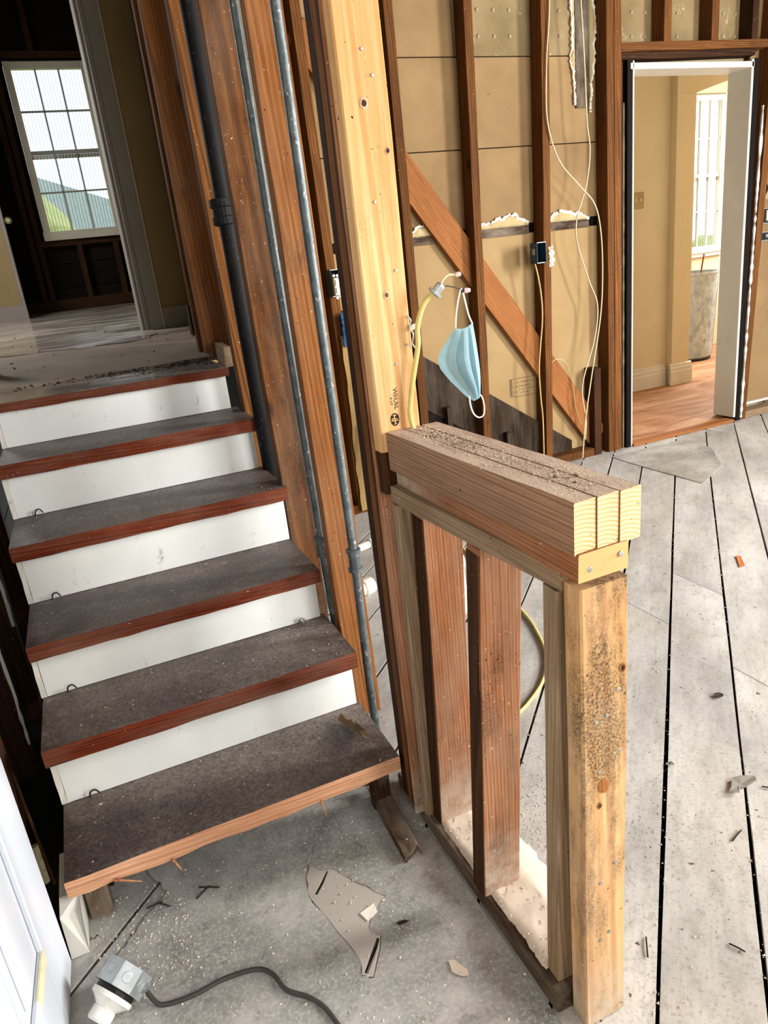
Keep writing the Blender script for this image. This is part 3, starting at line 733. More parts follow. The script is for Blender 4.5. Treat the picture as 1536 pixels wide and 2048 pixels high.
box('siding_backer', 'black_board', wf, (-0.03, YH + 0.0, 3.385), (0.73, YH + 0.13, 3.41)); box('siding_backer', 'black_board', wf, (-0.03, YH, 1.85), (0.73, YH + 0.13, 1.878)); box('siding_backer', 'black_board', wf, (-0.03, YH + 0.0, 1.88), (-0.006, YH + 0.13, 3.4)); box('siding_backer', 'black_board', wf, (0.713, YH + 0.0, 1.88), (0.73, YH + 0.13, 3.4))
for x, a, b in ((-0.36, 1.24, 3.9), (-0.14, 1.24, 3.9), (0.75, 1.24, 3.9), (0.28, 1.24, 1.82), (0.62, 1.24, 1.82), (0.26, 3.47, 3.9)):
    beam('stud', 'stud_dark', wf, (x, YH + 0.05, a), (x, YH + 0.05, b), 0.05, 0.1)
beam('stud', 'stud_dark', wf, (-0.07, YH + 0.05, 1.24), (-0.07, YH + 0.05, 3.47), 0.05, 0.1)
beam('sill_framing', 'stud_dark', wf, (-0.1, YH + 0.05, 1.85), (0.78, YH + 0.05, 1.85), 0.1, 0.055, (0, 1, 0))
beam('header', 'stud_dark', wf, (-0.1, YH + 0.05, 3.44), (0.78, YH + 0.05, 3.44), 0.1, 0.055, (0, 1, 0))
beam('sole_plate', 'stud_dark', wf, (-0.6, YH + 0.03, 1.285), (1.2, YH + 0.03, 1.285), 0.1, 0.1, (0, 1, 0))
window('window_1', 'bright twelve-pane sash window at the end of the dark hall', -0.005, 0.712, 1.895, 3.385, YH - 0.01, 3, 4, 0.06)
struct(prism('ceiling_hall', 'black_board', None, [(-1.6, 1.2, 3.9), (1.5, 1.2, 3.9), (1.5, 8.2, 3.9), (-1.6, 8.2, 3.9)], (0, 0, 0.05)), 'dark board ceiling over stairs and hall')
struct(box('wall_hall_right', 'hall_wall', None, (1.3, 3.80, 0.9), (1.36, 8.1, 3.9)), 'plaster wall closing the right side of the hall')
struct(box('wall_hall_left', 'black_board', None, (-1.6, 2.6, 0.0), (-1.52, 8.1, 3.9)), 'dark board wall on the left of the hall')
struct(box('wall_landing_header', 'stud_dark', None, (0.62, YS + 0.035, 1.0), (1.36, YS + 0.06, 3.9)), 'boards closing the hall above the back wall')

# ---- left wall of the stair
wlft = struct(empty('wall_left', (-0.45, 2, 0)), 'dark stripped wall left of the stairs')
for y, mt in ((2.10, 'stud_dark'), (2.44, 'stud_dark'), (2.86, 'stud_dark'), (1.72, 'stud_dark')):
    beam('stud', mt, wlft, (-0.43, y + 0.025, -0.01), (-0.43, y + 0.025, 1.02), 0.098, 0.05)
for i in range(5): box('siding_board', 'black_board', wlft, (-0.50, 1.39, -0.05 + 0.22 * i), (-0.485, 4.0, 0.165 + 0.22 * i))
box('void_board', 'under', wlft, (-0.56, 1.41, -0.08), (-0.505, 8.0, 1.06)); box('void_board', 'under', wlft, (-0.485, 1.385, 0.001), (-0.302, 3.2, 0.006)); box('void_board', 'under', wlft, (-0.30, 1.65, 0.001), (-0.26, 3.2, 0.006))  # near-black sheets put the dark of the stair-side void into colour
rough_strip('plaster_edge', 'white_paint', wlft, (-0.385, 2.098, 0.12), (-0.385, 2.098, 0.46), 0.008, 0.006, 0.002)
rough_strip('plaster_edge', 'white_paint', wlft, (-0.385, 2.438, 0.36), (-0.385, 2.438, 0.56), 0.008, 0.006, 0.002)
struct(box('wall_stair_left', 'black_board', None, (-0.95, 1.38, -0.02), (-0.51, 1.40, 3.9)), 'dark boards closing the wall left of the stairs')
struct(box('wall_stair_left_upper', 'stud_dark', None, (-0.95, 1.40, 1.06), (-0.90, 3.6, 3.9)), 'dark boards above the stairs on the left')

# ---- stud wall on the right of the stair
wr = struct(empty('wall_stair_right', (0.56, 2.2, 0)), 'open stud wall between the stairs and the stripped room')
beam('stud', 'stud_orange', wr, (0.590, 1.868, 0.0), (0.562, 1.868, 3.85), 0.092, 0.038, seg=16)
beam('wide_stud', 'painted_board', wr, (0.566, 2.225, 0.0), (0.538, 2.225, 3.85), 0.087, 0.05, seg=16)
beam('stud', 'stud', wr, (0.562, 2.645, 0.0), (0.510, 2.645, 3.85), 0.050, 0.05)
beam('stud', 'stud_orange', wr, (0.534, 3.02, 1.075), (0.533, 3.02, 3.85), 0.100, 0.045)
beam('stud', 'stud', wr, (0.520, 3.10, 1.075), (0.520, 3.10, 3.85), 0.090, 0.045)
beam('stud', 'stud_dark', wr, (0.530, 3.20, 1.08), (0.530, 3.20, 3.85), 0.075, 0.05)
beam('stud', 'stud_dark', wr, (0.62, 3.55, 1.08), (0.62, 3.55, 3.85), 0.09, 0.05)
beam('stud', 'stud_dark', wr, (0.65, 3.90, 1.08), (0.65, 3.90, 3.85), 0.07, 0.05)
beam('short_block', 'stud_dark', wr, (0.625, 4.05, hz(4.05)), (0.625, 4.05, hz(4.05) + 0.155), 0.05, 0.09)
beam('sole_plate', 'floor_plate', wr, (0.573, 1.90, 0.02), (0.573, 3.6, 0.02), 0.09, 0.04)
beam('landing_edge_board', 'plate', wr, (0.521, 2.74, 1.075), (0.558, 3.42, 1.09), 0.028, 0.075, rag=0.004)
beam('fire_block', 'stud_dark', wr, (0.60, 2.71, 2.62), (0.60, 3.0, 2.62), 0.085, 0.045)
for z in (1.66,): pass
struct(box('wall_landing_side', 'black_board', None, (0.64, 2.74, 0.0), (0.66, 3.645, 3.28)), 'dark boards behind the studs beside the stair head')

# ---- outer shell of the stripped room with its window and door openings
struct(prism('ceiling', 'stud_dark', None, [(-1.6, -1.8, 3.3), (5.4, -1.8, 3.3), (5.4, 3.8, 3.3), (0.66, 3.8, 3.3), (0.66, 1.2, 3.3), (-1.6, 1.2, 3.3)], (0, 0, 0.05)), 'dark board ceiling of the stripped room')
wright = struct(empty('wall_right', (5.35, 1, 0)), 'beige wall with window openings on the room side')
for (y0, y1, za, zb) in ((-1.8, -0.4, 0, 3.3), (-0.4, 1.6, 0, 0.85), (-0.4, 1.6, 2.65, 3.3), (1.6, 2.05, 0, 3.3), (2.05, 2.95, 0, 0.85), (2.05, 2.95, 2.65, 3.3), (2.95, 3.8, 0, 3.3)):
    box('wall_panel', 'lath', wright, (5.35, y0, za), (5.43, y1, zb))
wfr = struct(empty('wall_front', (2, -1.8, 0)), 'entrance wall with a doorway and a wide window opening')
for (x0, x1, za, zb) in ((-1.0, 0.0, 0, 3.3), (0.0, 1.1, 2.6, 3.3), (1.1, 2.55, 0, 3.3), (2.55, 4.65, 0, 0.85), (2.55, 4.65, 2.65, 3.3), (4.65, 5.43, 0, 3.3)):
    box('wall_panel', 'lath', wfr, (x0, -1.88, za), (x1, -1.8, zb))
struct(box('wall_entry_left', 'beige_wall', None, (-1.0, -1.8, 0), (-0.92, 1.38, 3.3)), 'beige wall of the entry on the left')

# ================================================================== STAIRCASE
st = empty('staircase', (0.1, 1.4, 0), 'dark wooden staircase with white risers and worn treads', 'staircase')
Z = [0.168, 0.345, 0.510, 0.698, 0.882, 1.038]; Y = [1.408, 1.656, 1.893, 2.172, 2.455, 2.722]
XL = [-0.281, -0.289, -0.290, -0.298, -0.30, -0.30]; XR = [0.517, 0.520, 0.516, 0.526, 0.524, 0.512]
TH = [0.043, 0.047, 0.042, 0.044, 0.045, 0.03]
for i in range(6):
    y1 = Y[i+1] + 0.045 if i < 5 else 3.20
    bm = bmesh.new(); n = 16; th = TH[i]; rows = []
    for k in range(n + 1):
        x = XL[i] + (XR[i] - XL[i]) * k / n
        j = random.uniform(-0.003, 0.003); rough_ = 0.004 if i == 0 else 0.0015
        prof = [(Y[i] + 0.004 + j*0.4, Z[i] + random.uniform(-0.0008, 0.0008)), (Y[i] + random.uniform(-rough_, rough_)*0.5, Z[i] - 0.006 + random.uniform(-rough_, rough_)),
                (Y[i] + 0.0015, Z[i] - th*0.6), (Y[i] + 0.003, Z[i] - th + random.uniform(-rough_, rough_)), (y1, Z[i] - th), (y1, Z[i])]
        rows.append([bm.verts.new((x - 0.1, a - Y[i], b - Z[i])) for a, b in prof])
    for a, b in zip(rows, rows[1:]):
        for k in range(6):
            f = bm.faces.new((a[k], a[(k+1) % 6], b[(k+1) % 6], b[k])); f.material_index = 1 if k in (0, 1, 2) else 0
    bm.faces.new(rows[0]); bm.faces.new(rows[-1][::-1])
    t = link('tread', bm, ['tread' if i < 5 else 'hall_floor', 'split_edge' if i == 0 else 'nosing'], st, mw=Matrix.Translation((0.1, Y[i], Z[i])))
    if i == 0: t['label'] = 'bottom tread with a split raw wood front edge'
    if i == 5: t['label'] = 'top tread, glossy and littered with crumbs'
    if i < 5:
        r = box('riser', 'riser', st, (XL[i] + 0.012, Y[i+1] + 0.028, Z[i] + 0.001), (XR[i+1] - 0.012, Y[i+1] + 0.044, Z[i+1] - TH[i+1]), 0.001)
        rough_strip('riser_end_plaster', 'white_paint', r, (XL[i] + 0.004, Y[i+1] + 0.036, Z[i] + 0.001), (XL[i] + 0.004, Y[i+1] + 0.036, Z[i+1] - TH[i+1]), 0.014, 0.016, 0.001)
        bpy.data.objects[r.name].children  # sub-part
prism('stringer', 'stud_dark', st, [(0.46, 1.54, 0.004), (0.46, 1.545, 0.008), (0.46, 2.95, 0.935), (0.46, 3.2, 0.935), (0.46, 3.2, 0.6), (0.46, 2.1, 0.004)], (0.035, 0, 0))
prism('stringer', 'stud_dark', st, [(-0.24, 1.54, 0.004), (-0.24, 1.545, 0.008), (-0.24, 2.95, 0.935), (-0.24, 3.2, 0.935), (-0.24, 3.2, 0.6), (-0.24, 2.1, 0.004)], (0.035, 0, 0))
beam('stringer', 'floor_plate', st, (-0.235, 1.475, 0.004), (-0.235, 1.475, 0.122), 0.05, 0.03)
beam('stringer', 'floor_plate', st, (0.47, 1.46, 0.004), (0.47, 1.46, 0.122), 0.05, 0.03)
prism('stair_backing', 'under', st, [(-0.2, 1.60, 0.004), (0.45, 1.60, 0.004), (0.45, 1.60, 0.12), (-0.2, 1.60, 0.12)], (0, 0.01, 0))
# bent nail loops and torn paint at the riser corners
for i in range(4):
    x = XL[i] + 0.075; z = Z[i] + 0.001; y = Y[i+1] + 0.022
    tube('bent_nail', 'char', st, [(x - 0.012, y, z), (x - 0.008, y - 0.004, z + 0.016), (x + 0.004, y - 0.006, z + 0.02), (x + 0.012, y - 0.004, z + 0.006)], 0.0022, 6, 4)
tube('bent_nail', 'nail', st, [(0.44, Y[2] + 0.02, Z[1] + 0.006), (0.433, Y[2] + 0.012, Z[1] + 0.014), (0.44, Y[2] + 0.01, Z[1] + 0.021), (0.449, Y[2] + 0.012, Z[1] + 0.013), (0.442, Y[2] + 0.012, Z[1] + 0.003)], 0.003, 6, 4)
# splinters on the bottom tread
for p, q in (((-0.185, 1.405, 0.135), (-0.13, 1.388, 0.118)), ((0.30, 1.408, 0.128), (0.305, 1.398, 0.088)), ((-0.06, 1.406, 0.13), (-0.045, 1.395, 0.10))):
    tube('splinter', 'splinter', st, [p, q], [0.004, 0.0008], 5, 0)

# ================================================================== TALL POST
tp = empty('timber_post', (0.565, 1.37, 0.0), 'tall built-up post with a pale new pine face above the half wall', 'post')
beam('board', ['pale', 'end'], tp, (0.5660, 1.320, 0.985), (0.560, 1.320, 3.29), 0.091, 0.038, ch=0.003)['label'] = 'pale pine front board with knots and a lumber stamp'
beam('board', 'stud_dark', tp, (0.5665, 1.321, 0.895), (0.566, 1.321, 0.984), 0.090, 0.036)
b1 = beam('board', 'half_stud', tp, (0.5640, 1.3445, 0.04), (0.5600, 1.3445, 3.29), 0.092, 0.010)
beam('board', 'stud_dark', tp, (0.566, 1.362, 0.04), (0.560, 1.362, 3.29), 0.084, 0.022)
beam('board', 'stud', tp, (0.570, 1.3895, 0.04), (0.560, 1.3895, 3.29), 0.088, 0.030)
beam('board', 'stud_dark', tp, (0.574, 1.4235, 0.04), (0.562, 1.4235, 3.29), 0.092, 0.034)
YP = 1.3005
Rf = Matrix.Rotation(math.pi/2, 4, 'X')                      # text facing -Y
for bdy, x, z, s_ in (('WhUkL', 0.562, 1.089, 0.0135), ('4 UY', 0.552, 1.085, 0.008)):
    text_mesh('grade_stamp', bdy, 'ink', tp, Matrix.Translation((x, YP, z)) @ Rf @ Matrix.Rotation(-math.pi/2, 4, 'Z'), s_, 0.0003)
bm = bmesh.new()
for k in range(24):
    a0, a1 = 2*math.pi*k/24, 2*math.pi*(k+1)/24
    q = [(0.0095*math.cos(a)*r, 0, 0.013*math.sin(a)*r) for a, r in ((a0, 1), (a1, 1), (a1, 0.8), (a0, 0.8))]
    bm.faces.new([bm.verts.new(p) for p in q])
for x0, x1, za, zb in ((-0.008, -0.002, 0.003, 0.008), (0.001, 0.007, 0.002, 0.0075), (-0.0085, 0.0085, -0.0006, 0.0006), (-0.006, -0.001, -0.009, -0.003), (0.002, 0.006, -0.008, -0.003)):
    bm.faces.new([bm.verts.new(p) for p in ((x0, 0, za), (x1, 0, za), (x1, 0, zb), (x0, 0, zb))])
link('grade_stamp', bm, 'ink', tp, mw=Matrix.Translation((0.5560, YP - 0.0003, 1.048)))
def knot(parent, x, y, z, r, mat='stud_dark', ring='brace'):
    bm = bmesh.new(); n = 14; c = bm.verts.new((0, -0.0006, 0)); R0, R1 = [], []
    for k in range(n):
        a = 2*math.pi*k/n; q = random.uniform(0.85, 1.15)
        R0.append(bm.verts.new((0.6*r*q*math.cos(a), -0.0006, 0.8*r*q*math.sin(a)))); R1.append(bm.verts.new((r*q*math.cos(a), -0.0001, 1.35*r*q*math.sin(a))))
    for k in range(n):
        f = bm.faces.new((c, R0[k], R0[(k+1) % n])); f.material_index = 0
        f = bm.faces.new((R0[k], R1[k], R1[(k+1) % n], R0[(k+1) % n])); f.material_index = 1
    return link('knot', bm, [mat, ring], parent, mw=Matrix.Translation((x, y, z)))
knot(tp, 0.561, YP, 1.612, 0.0075, 'stud_dark', 'pale_stained'); knot(tp, 0.566, YP, 1.288, 0.0060, 'stud', 'pale_stained'); knot(tp, 0.598, YP, 1.535, 0.005, 'stud_dark', 'pale_stained')
for x, z in ((0.567, 1.695), (0.562, 1.452), (0.571, 1.156), (0.598, 1.19), (0.59, 1.33), (0.582, 1.655)): nail(tp, (x, YP, z), r=0.0028)
# crumpled clip on the post's right edge
cl = empty('cable_staple', (0.606, 1.30, 1.21), 'small bent metal clip hanging on the right edge of the pale post', 'clip')
tube('wire_clip', 'nail', cl, [(0.603, 1.298, 1.245), (0.610, 1.297, 1.235), (0.606, 1.297, 1.222), (0.612, 1.296, 1.208), (0.609, 1.297, 1.19), (0.617, 1.296, 1.178)], 0.0016, 5)
lathe('wire_clip', 'plaster_ooze', cl, (0.606, 1.297, 1.218), (0.620, 1.296, 1.226), [(0, 0.003), (0.5, 0.006), (1, 0.003)], 8)

# ================================================================== HALF WALL
hw = empty('half_wall', (0.59, 1.05, 0), 'waist-high stud wall capped by a triple-board beam beside the stairs', 'half wall')
beam('bottom_plate', 'floor_plate', hw, (0.588, 1.50, 0.022), (0.588, 0.792, 0.022), 0.098, 0.040, ch=0.004, wob=0.0025)
beam('stud', ['half_stud'], hw, (0.600, 1.300, 0.043), (0.606, 1.250, 0.868), 0.090, 0.05, wob=0.0018)['label'] = 'reddish half-wall stud with a dark painted left side'
beam('side_film', 'stud_dark', hw, (0.5545, 1.300, 0.043), (0.5605, 1.2505, 0.850), 0.0016, 0.047)['label'] = 'dark flaking paint on the left side of the first stud'
beam('side_film', 'stud_dark', hw, (0.5365, 1.066, 0.043), (0.5595, 1.025, 0.850), 0.0016, 0.043)['label'] = 'dark film on the left side of the middle stud'  # thin darker film over the middle stud's left face
beam('stud', 'half_stud', hw, (0.581, 1.066, 0.043), (0.604, 1.025, 0.862), 0.088, 0.046, wob=0.0018)['label'] = 'middle half-wall stud with dark left edge and sawdust streak'
beam('stud', 'plate', hw, (0.578, 1.328, 0.043), (0.573, 1.296, 0.872), 0.080, 0.022)['label'] = 'grey-white painted furring strip behind the first stud'
# doubled end post
fp = beam('post_board', ['pale_stained', 'end'], hw, (0.613, 0.768, 0.0015), (0.6135, 0.762, 0.885), 0.086, 0.042, ch=0.003)
fp['label'] = 'pale stained end post board with nail heads'
beam('post_board', 'plate', hw, (0.602, 0.832, 0.044), (0.609, 0.808, 0.865), 0.086, 0.036)
# two top plates, then the cap of three boards on edge
beam('top_plate', 'plate', hw, (0.573, 1.300, 0.897), (0.611, 0.785, 0.8865), 0.090, 0.036)
beam('top_plate', ['half_stud', 'sawn_end'], hw, (0.590, 1.298, 0.926), (0.6115, 0.741, 0.9185), 0.090, 0.0235 + 0.02, endmat=1)['label'] = 'upper top plate with a fresh sawn end and two nails'
cap = empty('cap_beam', (0.6, 1.02, 0.98)); cap.parent = hw; cap.matrix_parent_inverse = Matrix.Translation(hw['_loc']).inverted()
for k in range(3):
    u = (k - 1) * 0.0395
    a = Vector((0.590 + u, 1.296, 0.9875)); b = Vector((0.6225 + u, 0.7445, 0.977))
    o = link('cap_board', beam_bm((b - a).length, 0.0385, 0.079, 8, 0.0015, 0.0006, endmat=1, topmat=4), ['cap', 'end', 'cap_top'], None, mw=frame(a, b)[0])
    o.parent = cap; o.matrix_parent_inverse = Matrix.Translation((0.6, 1.02, 0.98)).inverted()
for x, z in ((0.587, 0.914), (0.641, 0.923)): nail(hw, (x, 0.7405, z), r=0.0042)
for x, z in ((0.643, 0.735), (0.636, 0.70), (0.600, 0.56), (0.640, 0.585), (0.632, 0.36), (0.602, 0.33), (0.595, 0.655), (0.615, 0.66), (0.62, 0.21), (0.602, 0.20)): nail(hw, (x, 0.762 + (0.885 - z) * 0.0068 - 0.0215, z), r=0.0036)
def pyface(z): return 0.762 + (0.885 - z) * 0.0068 - 0.0226
knot(hw, 0.608, pyface(0.53), 0.53, 0.011, 'brace'); knot(hw, 0.600, pyface(0.50), 0.495, 0.005, 'char')
knot(hw, 0.645, pyface(0.735), 0.735, 0.006, 'stud_dark')

# splintered base strip left of the plate
sp_ = tag(beam('split_board', 'floor_plate', None, (0.474, 1.50, 0.022), (0.463, 1.255, 0.012), 0.045, 0.018, wob=0.004, rag=0.02), 'splintered dusty board scrap lying beside the half-wall plate', 'board')
tag(beam('split_board', 'splinter', None, (0.452, 1.44, 0.016), (0.447, 1.262, 0.008), 0.010, 0.008, wob=0.002, rag=0.01), 'thin pale splinter lying along the dusty board scrap', 'board')

# ================================================================== PIPES
def pipe(name, label, pts, r, coup, group=None):
    t = empty(name, pts[-1], label, 'pipe', group)
    tube('pipe_run', 'galv_pipe', t, pts, r, 14, 0)
    for (a, b) in coup:
        lathe('coupling', 'galv_pipe', t, a, b, [(0, r*1.25), (0.02, r*1.65), (0.16, r*1.65), (0.18, r*1.35), (0.8, r*1.35), (0.82, r*1.65), (0.98, r*1.65), (1, r*1.25)], 16)
    return t
pipe('water_pipe', 'left galvanized water pipe rising behind the stair edge', [(0.510, 1.93, 3.8), (0.528, 1.93, 1.96), (0.539, 1.93, 0.925), (0.544, 1.93, 0.54), (0.548, 1.925, 0.30), (0.552, 1.92, 0.0)], 0.0115, [((0.5425, 1.93, 0.60), (0.544, 1.93, 0.535))])
pipe('water_pipe', 'right galvanized water pipe reaching the floor by the bottom tread', [(0.560, 1.76, 3.8), (0.574, 1.76, 1.91), (0.581, 1.76, 0.945), (0.584, 1.76, 0.585), (0.580, 1.76, 0.24), (0.580, 1.76, 0.0)], 0.0125, [((0.584, 1.76, 0.605), (0.584, 1.76, 0.535))])
vp = empty('vent_stack', (0.55, 2.5, 0.0), 'black cast iron vent stack between the stair wall studs', 'pipe')
tube('pipe_run', 'cast_iron', vp, [(0.530, 2.45, 3.85), (0.541, 2.45, 1.6), (0.552, 2.45, 0.0)], 0.029, 18, 0)
lathe('hub', 'cast_iron', vp, (0.535, 2.45, 1.51), (0.535, 2.45, 1.59), [(0, 0.030), (0.05, 0.040), (0.3, 0.040), (0.35, 0.036), (0.65, 0.036), (0.7, 0.042), (0.97, 0.042), (1, 0.034)], 20)
# white plastic drain pipes on the room floor
def pvc(label, pts, r, rings):
    t = empty('drain_pipe', pts[0], label, 'pipe')
    tube('pipe_run', 'pvc', t, pts, r, 14, 0)
    for a, b, k in rings: lathe('fitting', 'pvc', t, a, b, [(0, r*k*0.9), (0.1, r*k), (0.9, r*k), (1, r*k*0.9)], 14)
pvc('thin white plastic pipe stub on the floor behind the stair studs', [(0.98, 3.10, 0.02), (1.20, 3.16, 0.02)], 0.02, [((1.13, 3.14, 0.02), (1.17, 3.152, 0.02), 1.35)])
pvc('thick cream plastic pipe end on the floor nearer the stairs', [(0.80, 2.62, 0.033), (0.93, 2.665, 0.033)], 0.032, [((0.90, 2.655, 0.033), (0.95, 2.672, 0.033), 1.2)])
pvc('white plastic pipe lying beyond the reddish half-wall stud', [(1.43, 2.78, 0.026), (1.16, 2.23, 0.026)], 0.025, [((1.39, 2.70, 0.026), (1.36, 2.64, 0.026), 1.4), ((1.22, 2.36, 0.026), (1.18, 2.28, 0.026), 1.6)])

# ================================================================== CABLES AND BOXES
yc = empty('yellow_cable', (0.565, 1.275, 1.03), 'yellow sheathed cable bent out from the pale post with clamp and capped wires', 'cable')
tube('cable_jacket', 'yellow_cable', yc, [(0.589, 1.285, 1.02), (0.585, 1.288, 1.055), (0.592, 1.286, 1.10), (0.602, 1.282, 1.146), (0.612, 1.278, 1.19), (0.613, 1.275, 1.225), (0.626, 1.268, 1.263), (0.645, 1.262, 1.281), (0.652, 1.26, 1.286)], 0.0052, 10)
lathe('cable_clamp', 'steel_box', yc, (0.646, 1.262, 1.279), (0.662, 1.256, 1.296), [(0, 0.007), (0.08, 0.0145), (0.3, 0.0145), (0.32, 0.009), (0.8, 0.0095), (1, 0.007)], 14)
tube('wire', 'cream_wire', yc, [(0.659, 1.257, 1.293), (0.666, 1.256, 1.304), (0.678, 1.256, 1.311), (0.692, 1.255, 1.3095)], 0.0022, 8)
lathe('wire_nut', 'pink_nut', yc, (0.692, 1.255, 1.3095), (0.7025, 1.254, 1.3105), [(0, 0.0042), (0.4, 0.0048), (1, 0.0042)], 10)
tube('wire', 'grey_cord', yc, [(0.659, 1.257, 1.293), (0.675, 1.256, 1.291), (0.692, 1.256, 1.286), (0.709, 1.255, 1.279)], 0.0012, 6)
lathe('wire_nut', 'black_part', yc, (0.7025, 1.256, 1.280), (0.7085, 1.256, 1.279), [(0, 0.004), (1, 0.0045)], 10)
lathe('wire_nut', 'pink_nut', yc, (0.7085, 1.256, 1.279), (0.721, 1.254, 1.2785), [(0, 0.0045), (0.5, 0.005), (1, 0.0038)], 10)
fc = tag(tube('floor_cable', 'yellow_cable', None, [(1.53, 3.0, 0.006), (1.45, 2.62, 0.006), (1.364, 2.133, 0.006), (1.31, 1.95, 0.006), (1.256, 1.828, 0.006), (1.20, 1.75, 0.006), (1.13, 1.68, 0.006), (1.04, 1.62, 0.006), (0.98, 1.59, 0.006)], 0.006, 8), 'yellow cable lying on the floor behind the half wall', 'cable')

# blue face mask hanging on the capped wire
mk = empty('face_mask', (0.71, 1.26, 1.21), 'pale blue pleated face mask hanging by its ear loop from the wire', 'face mask')
def mask_mesh():
    bm = bmesh.new(); nu, nv = 15, 14; grid = []
    L = [(0.687, 1.211), (0.678, 1.190), (0.666, 1.168), (0.660, 1.150), (0.666, 1.132), (0.682, 1.108), (0.698, 1.088), (0.712, 1.068), (0.718, 1.062)]
    Rr = [(0.727, 1.217), (0.731, 1.196), (0.735, 1.172), (0.738, 1.146), (0.739, 1.124), (0.738, 1.104), (0.736, 1.090), (0.734, 1.072), (0.731, 1.066)]
    def at(P, t):
        f = t * (len(P) - 1); i = min(int(f), len(P) - 2); k = f - i
        return (P[i][0] + (P[i+1][0]-P[i][0])*k, P[i][1] + (P[i+1][1]-P[i][1])*k)
    for j in range(nv + 1):
        t = j / nv; a, b = at(L, t), at(Rr, t); row = []
        for i in range(nu + 1):
            u = i / nu; belly = math.sin(math.pi * t) ** 0.8
            pleat = 0.006 * (1 if (i % 5) in (0, 1) else -1) * belly
            bulge = -0.022 * math.sin(math.pi * min(1, u * 1.1)) * belly
            dip = -0.006 * math.sin(math.pi * u) if j == 0 else 0
            row.append(bm.verts.new((a[0] + (b[0]-a[0])*u, 1.262 + 0.03 * (1-u) * belly + bulge + pleat, a[1] + (b[1]-a[1])*u + dip)))
        grid.append(row)
    for r0, r1 in zip(grid, grid[1:]):
        for i in range(nu): bm.faces.new((r0[i], r0[i+1], r1[i+1], r1[i]))
    bmesh.ops.solidify(bm, geom=bm.faces[:], thickness=0.0012)
    return bm
link('mask_body', mask_mesh(), 'mask_blue', mk)
tube('ear_loop', 'mask_white', mk, [(0.688, 1.262, 1.211), (0.690, 1.260, 1.235), (0.697, 1.257, 1.268), (0.703, 1.2545, 1.283), (0.708, 1.256, 1.268), (0.717, 1.260, 1.235), (0.7255, 1.262, 1.215)], 0.0016, 6)
tube('ear_loop', 'mask_white', mk, [(0.709, 1.264, 1.074), (0.710, 1.264, 1.055), (0.716, 1.264, 1.036), (0.727, 1.263, 1.026), (0.738, 1.262, 1.030), (0.741, 1.262, 1.048), (0.737, 1.262, 1.066), (0.732, 1.262, 1.073)], 0.0016, 6)

# blue outlet box with an ivory receptacle hanging out
ob = empty('outlet_box', (2.55, 3.66, 1.29), 'navy blue metal outlet box nailed on the stud by the brace', 'outlet box')
bx0, bx1, by0, by1, bz0, bz1 = 2.520, 2.582, 3.600, 3.668, 1.238, 1.350
box('box_side', 'navy_box', ob, (bx0, by0, bz0), (bx0 + 0.003, by1, bz1)); box('box_side', 'navy_box', ob, (bx1 - 0.003, by0, bz0), (bx1, by1, bz1))
box('box_end', 'steel_box', ob, (bx0, by0, bz1 - 0.003), (bx1, by1, bz1)); box('box_end', 'steel_box', ob, (bx0, by0, bz0), (bx1, by1, bz0 + 0.003)); box('box_back', 'navy_inside', ob, (bx0, by1 - 0.003, bz0), (bx1, by1, bz1))
box('box_plate', 'steel_box', ob, (bx0 - 0.001, by0 + 0.02, 1.285), (bx0, by0 + 0.045, 1.318), 0.0003)
rc = empty('receptacle', (2.60, 3.585, 1.26), 'ivory duplex receptacle dangling out of the navy outlet box', 'receptacle')
def rot_place(o, mw): o.matrix_world = mw; return o
lathe('receptacle_face', 'ivory', rc, (2.603, 3.588, 1.285), (2.599, 3.572, 1.285), [(0, 0.017), (0.85, 0.018), (1, 0.016)], 18)
lathe('receptacle_face', 'ivory', rc, (2.606, 3.588, 1.247), (2.602, 3.572, 1.247), [(0, 0.017), (0.85, 0.018), (1, 0.016)], 18)
box('receptacle_body', 'ivory', rc, (2.592, 3.586, 1.225), (2.618, 3.606, 1.306), 0.003)
for x, z in ((2.594, 1.314), (2.611, 1.317), (2.596, 1.217), (2.615, 1.221)): lathe('mounting_ear', 'porcelain', rc, (x, 3.586, z), (x - 0.001, 3.582, z), [(0, 0.0062), (1, 0.0062)], 10)
for zc in (1.285, 1.247):
    for dx, dz, a in ((-0.006, 0.004, 0.0035), (0.006, 0.005, 0.003)): box('slot', 'black_part', rc, (2.600 + dx - 0.001, 3.5705, zc + dz - a), (2.600 + dx + 0.001, 3.5725, zc + dz + a), 0.0002)
    lathe('slot', 'black_part', rc, (2.600, 3.573, zc - 0.008), (2.600, 3.5705, zc - 0.008), [(0, 0.002), (1, 0.002)], 8)
tag(tube('tan_cable', 'tan_wire', None, [(2.530, 3.64, 1.240), (2.552, 3.64, 1.15), (2.568, 3.64, 1.03), (2.567, 3.64, 0.91), (2.545, 3.64, 0.75), (2.532, 3.64, 0.62), (2.537, 3.64, 0.45), (2.546, 3.64, 0.33), (2.545, 3.64, 0.15), (2.545, 3.645, 0.052)], 0.0045, 8), 'tan cable running down the stud from the navy outlet box', 'cable')
tag(tube('loose_wire', 'cream_wire', None, [(2.70, 3.645, 3.0), (2.686, 3.645, 2.53), (2.655, 3.645, 2.24), (2.650, 3.645, 1.97), (2.723, 3.648, 1.77), (2.858, 3.645, 1.63), (2.962, 3.64, 1.52), (3.005, 3.64, 1.35), (3.012, 3.64, 1.10), (2.991, 3.64, 0.86), (2.92, 3.64, 0.52), (2.86, 3.63, 0.25), (2.81, 3.60, 0.02)], 0.004, 6), 'cream wire hanging from above, starting left and crossing to the right', 'wire')
